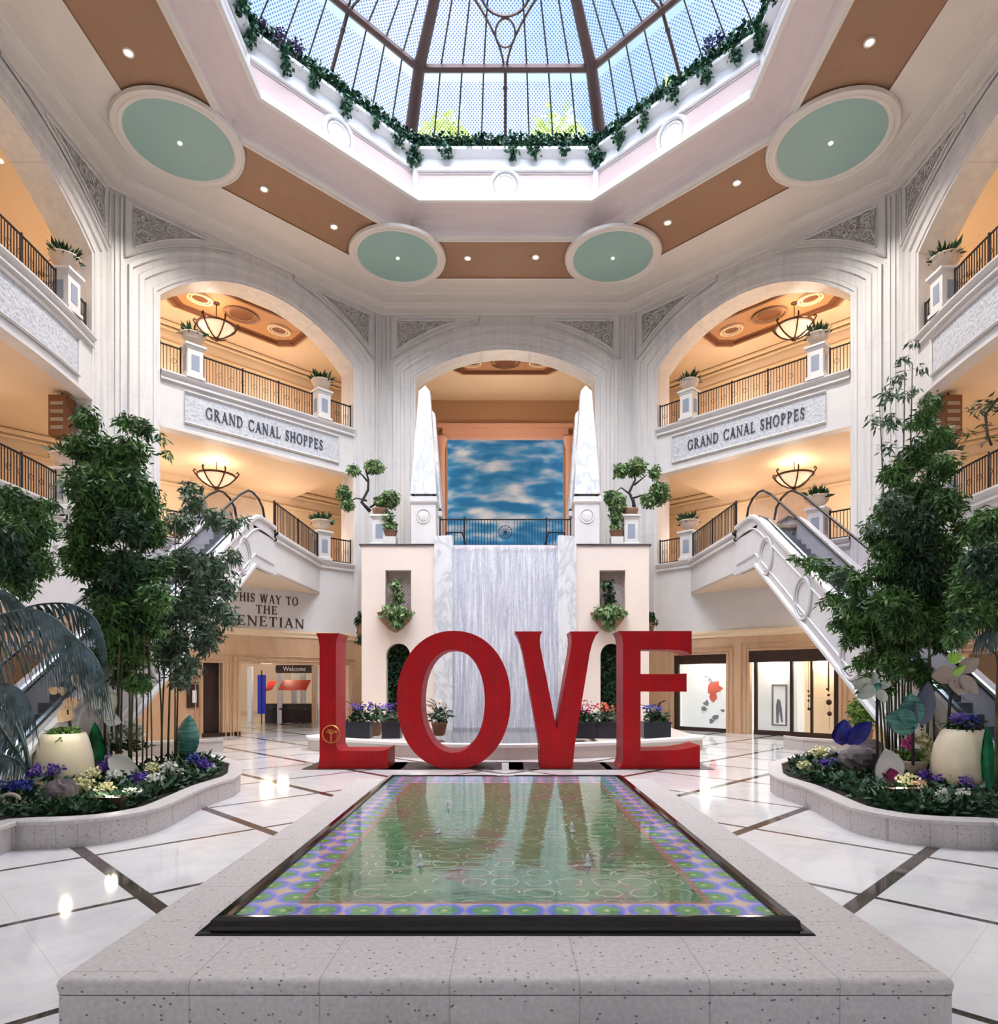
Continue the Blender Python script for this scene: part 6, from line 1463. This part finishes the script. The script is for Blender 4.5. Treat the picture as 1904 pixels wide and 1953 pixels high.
# vases
def vase(px_, ybot, prof, mat, name, label, moss=None):
    Yv = gy(ybot); x = (px_-CX)/F*Yv; s = Yv/F
    t_ = thing(name, (x, Yv, ZB-.05), label, 'vase')
    pr = [(r*s, h*s) for r, h in prof]; MB().lathe(pr, (x, Yv, ZB-.05), 28).build('body', MAT[mat], t_, True); return t_, x, Yv, s
t_, x, Yv, s = vase(122, 1491, [(40, 0), (49, 2), (51, 24), (48, 54), (42, 82), (36, 98), (33, 98), (31, 90)], 'egg_cream', 'egg_vase', 'broken-topped cream egg vase capped with bright moss in the left bed')
leafmesh('moss', MAT['leaf_light'], t_, blob_points([((x, Yv, ZB+98*s), (37*s, 37*s, 9*s)), ((x+.05, Yv-.34, ZB+84*s), (16*s, 6*s, 10*s))], 4000, 3), .12, 4, .2, .5)
lamp('vase_spot', (x+.5, Yv-.7, ZB+1.3), 10, (1, 1, .7), .08)
t_, x, Yv, s = vase(1838, 1503, [(28, 0), (40, 6), (50, 30), (53, 58), (48, 88), (38, 110), (32, 118), (29, 118), (28, 110)], 'egg_cream', 'egg_vase', 'large cream egg vase topped with violet flowers in the right bed')
leafmesh('leaves', MAT['leaf_dark'], t_, blob_points([((x, Yv, ZB+122*s), (36*s, 34*s, 12*s))], 2500, 3), .16, 4, .2, .5)
leafmesh('blooms', MAT['petal_purple'], t_, blob_points([((x-.18, Yv-.1, ZB+136*s), (16*s, 14*s, 12*s)), ((x+.02, Yv-.2, ZB+124*s), (14*s, 12*s, 10*s))], 9000, 5), .07, 6, 0, .9)
leafmesh('blue_blooms', MAT['petal_blue'], t_, blob_points([((x+.1, Yv-.1, ZB+132*s), (16*s, 14*s, 10*s))], 9000, 5), .07, 7, 0, .9)
t_, x, Yv, s = vase(1742, 1483, [(16, 0), (20, 4), (24, 34), (26, 38), (22, 38), (20, 30)], 'egg_cream', 'flower_pot', 'cream pot of mixed yellow, pink and orange flowers in the right bed')
leafmesh('leaves', MAT['leaf_light'], t_, blob_points([((x, Yv, ZB+46*s), (34*s, 26*s, 14*s))], 2500, 3), .15, 4, .2, .5)
for nm, m_, lst in (('yellow_blooms', 'petal_cream', [(4, 76, 12), (16, 66, 12), (26, 52, 12), (10, 88, 8), (20, 44, 12)]), ('pink_blooms', 'petal_pink', [(-22, 66, 10), (-12, 74, 9)]), ('orange_blooms', 'petal_orange', [(40, 56, 9)])):
    leafmesh(nm, MAT[m_], t_, blob_points([((x+a*s, Yv-.15, ZB+b*s), r*s) for a, b, r in lst], 9000, 8), .09, 9, 0, .9)
# big sculptural petals
def petal(mb, base, tip, width, bulge, n=9, m=7, curve=0.0):
    b, t = Vector(base), Vector(tip); d = t-b; L = d.length; d.normalize(); side = d.cross(Vector((0, 1, 0)));
    if side.length < .1: side = Vector((1, 0, 0))
    side.normalize(); nrm = side.cross(d); 
    for off in (0, .025):
        rows = []
        for i in range(n+1):
            u = i/n; w_ = width*math.sin(PI*min(1, u**.8*1.0))**.75*.5+.004; row = []
            for j in range(m+1):
                v = j/m*2-1; p = b+d*L*u+side*w_*v+nrm*(bulge*(1-v*v)*math.sin(PI*u)+curve*u*u+off); row.append(tuple(p))
            rows.append(row)
        mb.grid(rows)
def sculpt(name, px_, ybot, parts, label, cat='sculpture', stem=None):
    Yv = gy(ybot); x = (px_-CX)/F*Yv; t_ = thing(name, (x, Yv, ZB), label, cat)
    for (pn, mat, lst) in parts:
        for (a, b, c, d, w_, bu) in lst:
            mb = MB(); petal(mb, at(a, b, Yv), at(c, d, Yv-.12), w_*Yv/F, bu*Yv/F); mb.build(pn, MAT[mat], t_, True)
    if stem:
        MB().tube([tuple(at(a, b, Yv+.03)) for a, b in stem], .03, 6).build('stem', MAT['dark_stem'], t_)
    return t_
sculpt('leaf_sculpture', 185, 1478, [('leaf', 'sculpt_green', [(186, 1466, 180, 1378, 30, 9)])], 'glossy emerald leaf sculpture right of the moss-topped vase')
sculpt('leaf_sculpture', 352, 1450, [('leaf', 'sculpt_teal', [(352, 1446, 362, 1364, 46, -12)])], 'teal striped leaf sculpture near the right tip of the left bed')
sculpt('petal_slab', 235, 1485, [('petal', 'egg_white', [(205, 1448, 266, 1476, 40, 10)])], 'pale lilac giant petal lying in the left bed')
sculpt('giant_flower', 205, 1476, [('petal', 'petal_white', [(200, 1345, 176, 1330, 34, 6), (200, 1345, 222, 1326, 34, 6), (200, 1350, 215, 1372, 30, 4), (205, 1350, 198, 1300, 34, 6)]), ('plate', 'egg_white', [(196, 1366, 230, 1378, 26, 3)])], 'giant pale flower with broad petals left of the bamboo stalks', 'flower sculpture', [(202, 1440), (200, 1400), (202, 1348)])
sculpt('giant_flower', 135, 1490, [('petal', 'petal_peach', [(118, 1345, 150, 1338, 22, 4), (135, 1350, 112, 1378, 30, 6), (138, 1305, 150, 1290, 24, 3), (112, 1320, 92, 1314, 16, 3), (112, 1320, 126, 1316, 16, 3)])], 'peach giant flower petals against the left escalator panel', 'flower sculpture', [(137, 1440), (135, 1400), (130, 1350)])
sculpt('leaf_sculpture', 1888, 1512, [('leaf', 'sculpt_green', [(1888, 1512, 1884, 1384, 24, 6)])], 'tall dark green leaf blade right of the egg vase')
sculpt('blue_petals', 1632, 1440, [('petal', 'sculpt_blue', [(1606, 1422, 1612, 1372, 40, 10), (1618, 1420, 1664, 1376, 34, 10)])], 'pair of glossy cobalt petals perched on the boulder')
sculpt('egg_petal', 1702, 1496, [('petal', 'egg_white', [(1704, 1497, 1690, 1428, 56, 14)]), ('tip', 'petal_pink', [(1704, 1498, 1700, 1466, 30, 8)])], 'white pointed giant petal with magenta base in the right bed')
sculpt('leaf_sculpture', 1735, 1489, [('leaf', 'sculpt_teal', [(1752, 1384, 1690, 1368, 50, 8), (1740, 1386, 1738, 1322, 50, 8)]), ('back_leaf', 'sculpt_gray', [(1760, 1384, 1772, 1300, 40, 8)])] if plain('sculpt_gray', lin(120, 124, 150), .4) else [], 'broad teal veined leaf sculpture behind the flower pot of the right bed', 'sculpture', [(1742, 1460), (1742, 1386)])
sculpt('giant_flower', 1668, 1483, [('petal', 'petal_white', [(1672, 1310, 1628, 1304, 30, 5), (1672, 1312, 1636, 1330, 24, 5), (1674, 1308, 1668, 1282, 16, 4), (1676, 1310, 1704, 1302, 14, 4), (1676, 1314, 1690, 1340, 20, 4)]), ('centre', 'sculpt_teal', [(1668, 1312, 1682, 1306, 12, 5)])], 'giant white flower with teal centre on a dark stem left in the right bed', 'flower sculpture', [(1674, 1440), (1673, 1380), (1674, 1314)])
sculpt('giant_lily', 1818, 1500, [('petal', 'petal_beige', [(1822, 1284, 1778, 1290, 34, 6), (1828, 1290, 1830, 1326, 40, 6), (1834, 1288, 1866, 1324, 26, 5), (1832, 1280, 1868, 1256, 30, 5)]), ('centre', 'sculpt_lime', [(1818, 1290, 1842, 1268, 14, 5)]), ('bud', 'sculpt_lime', [(1806, 1256, 1838, 1252, 24, 10)])] if plain('petal_beige', lin(190, 172, 160), .5) else [], 'giant beige lily with lime centre and bud above the egg vase', 'flower sculpture', [(1808, 1400), (1812, 1340), (1820, 1290)])
MB_ = MB(); c = at(20, 1524, gy(1536)); MB_.tube([(c.x+.13*math.cos(2*PI*k/16), c.y, c.z+.07*math.sin(2*PI*k/16)) for k in range(16)], .035, 6, closed=True)
o = MB_.build('ring_ornament', MAT['river_pebble'], None, True); tag(o, 'small cream ring ornament at the lower left kerb', 'ornament')
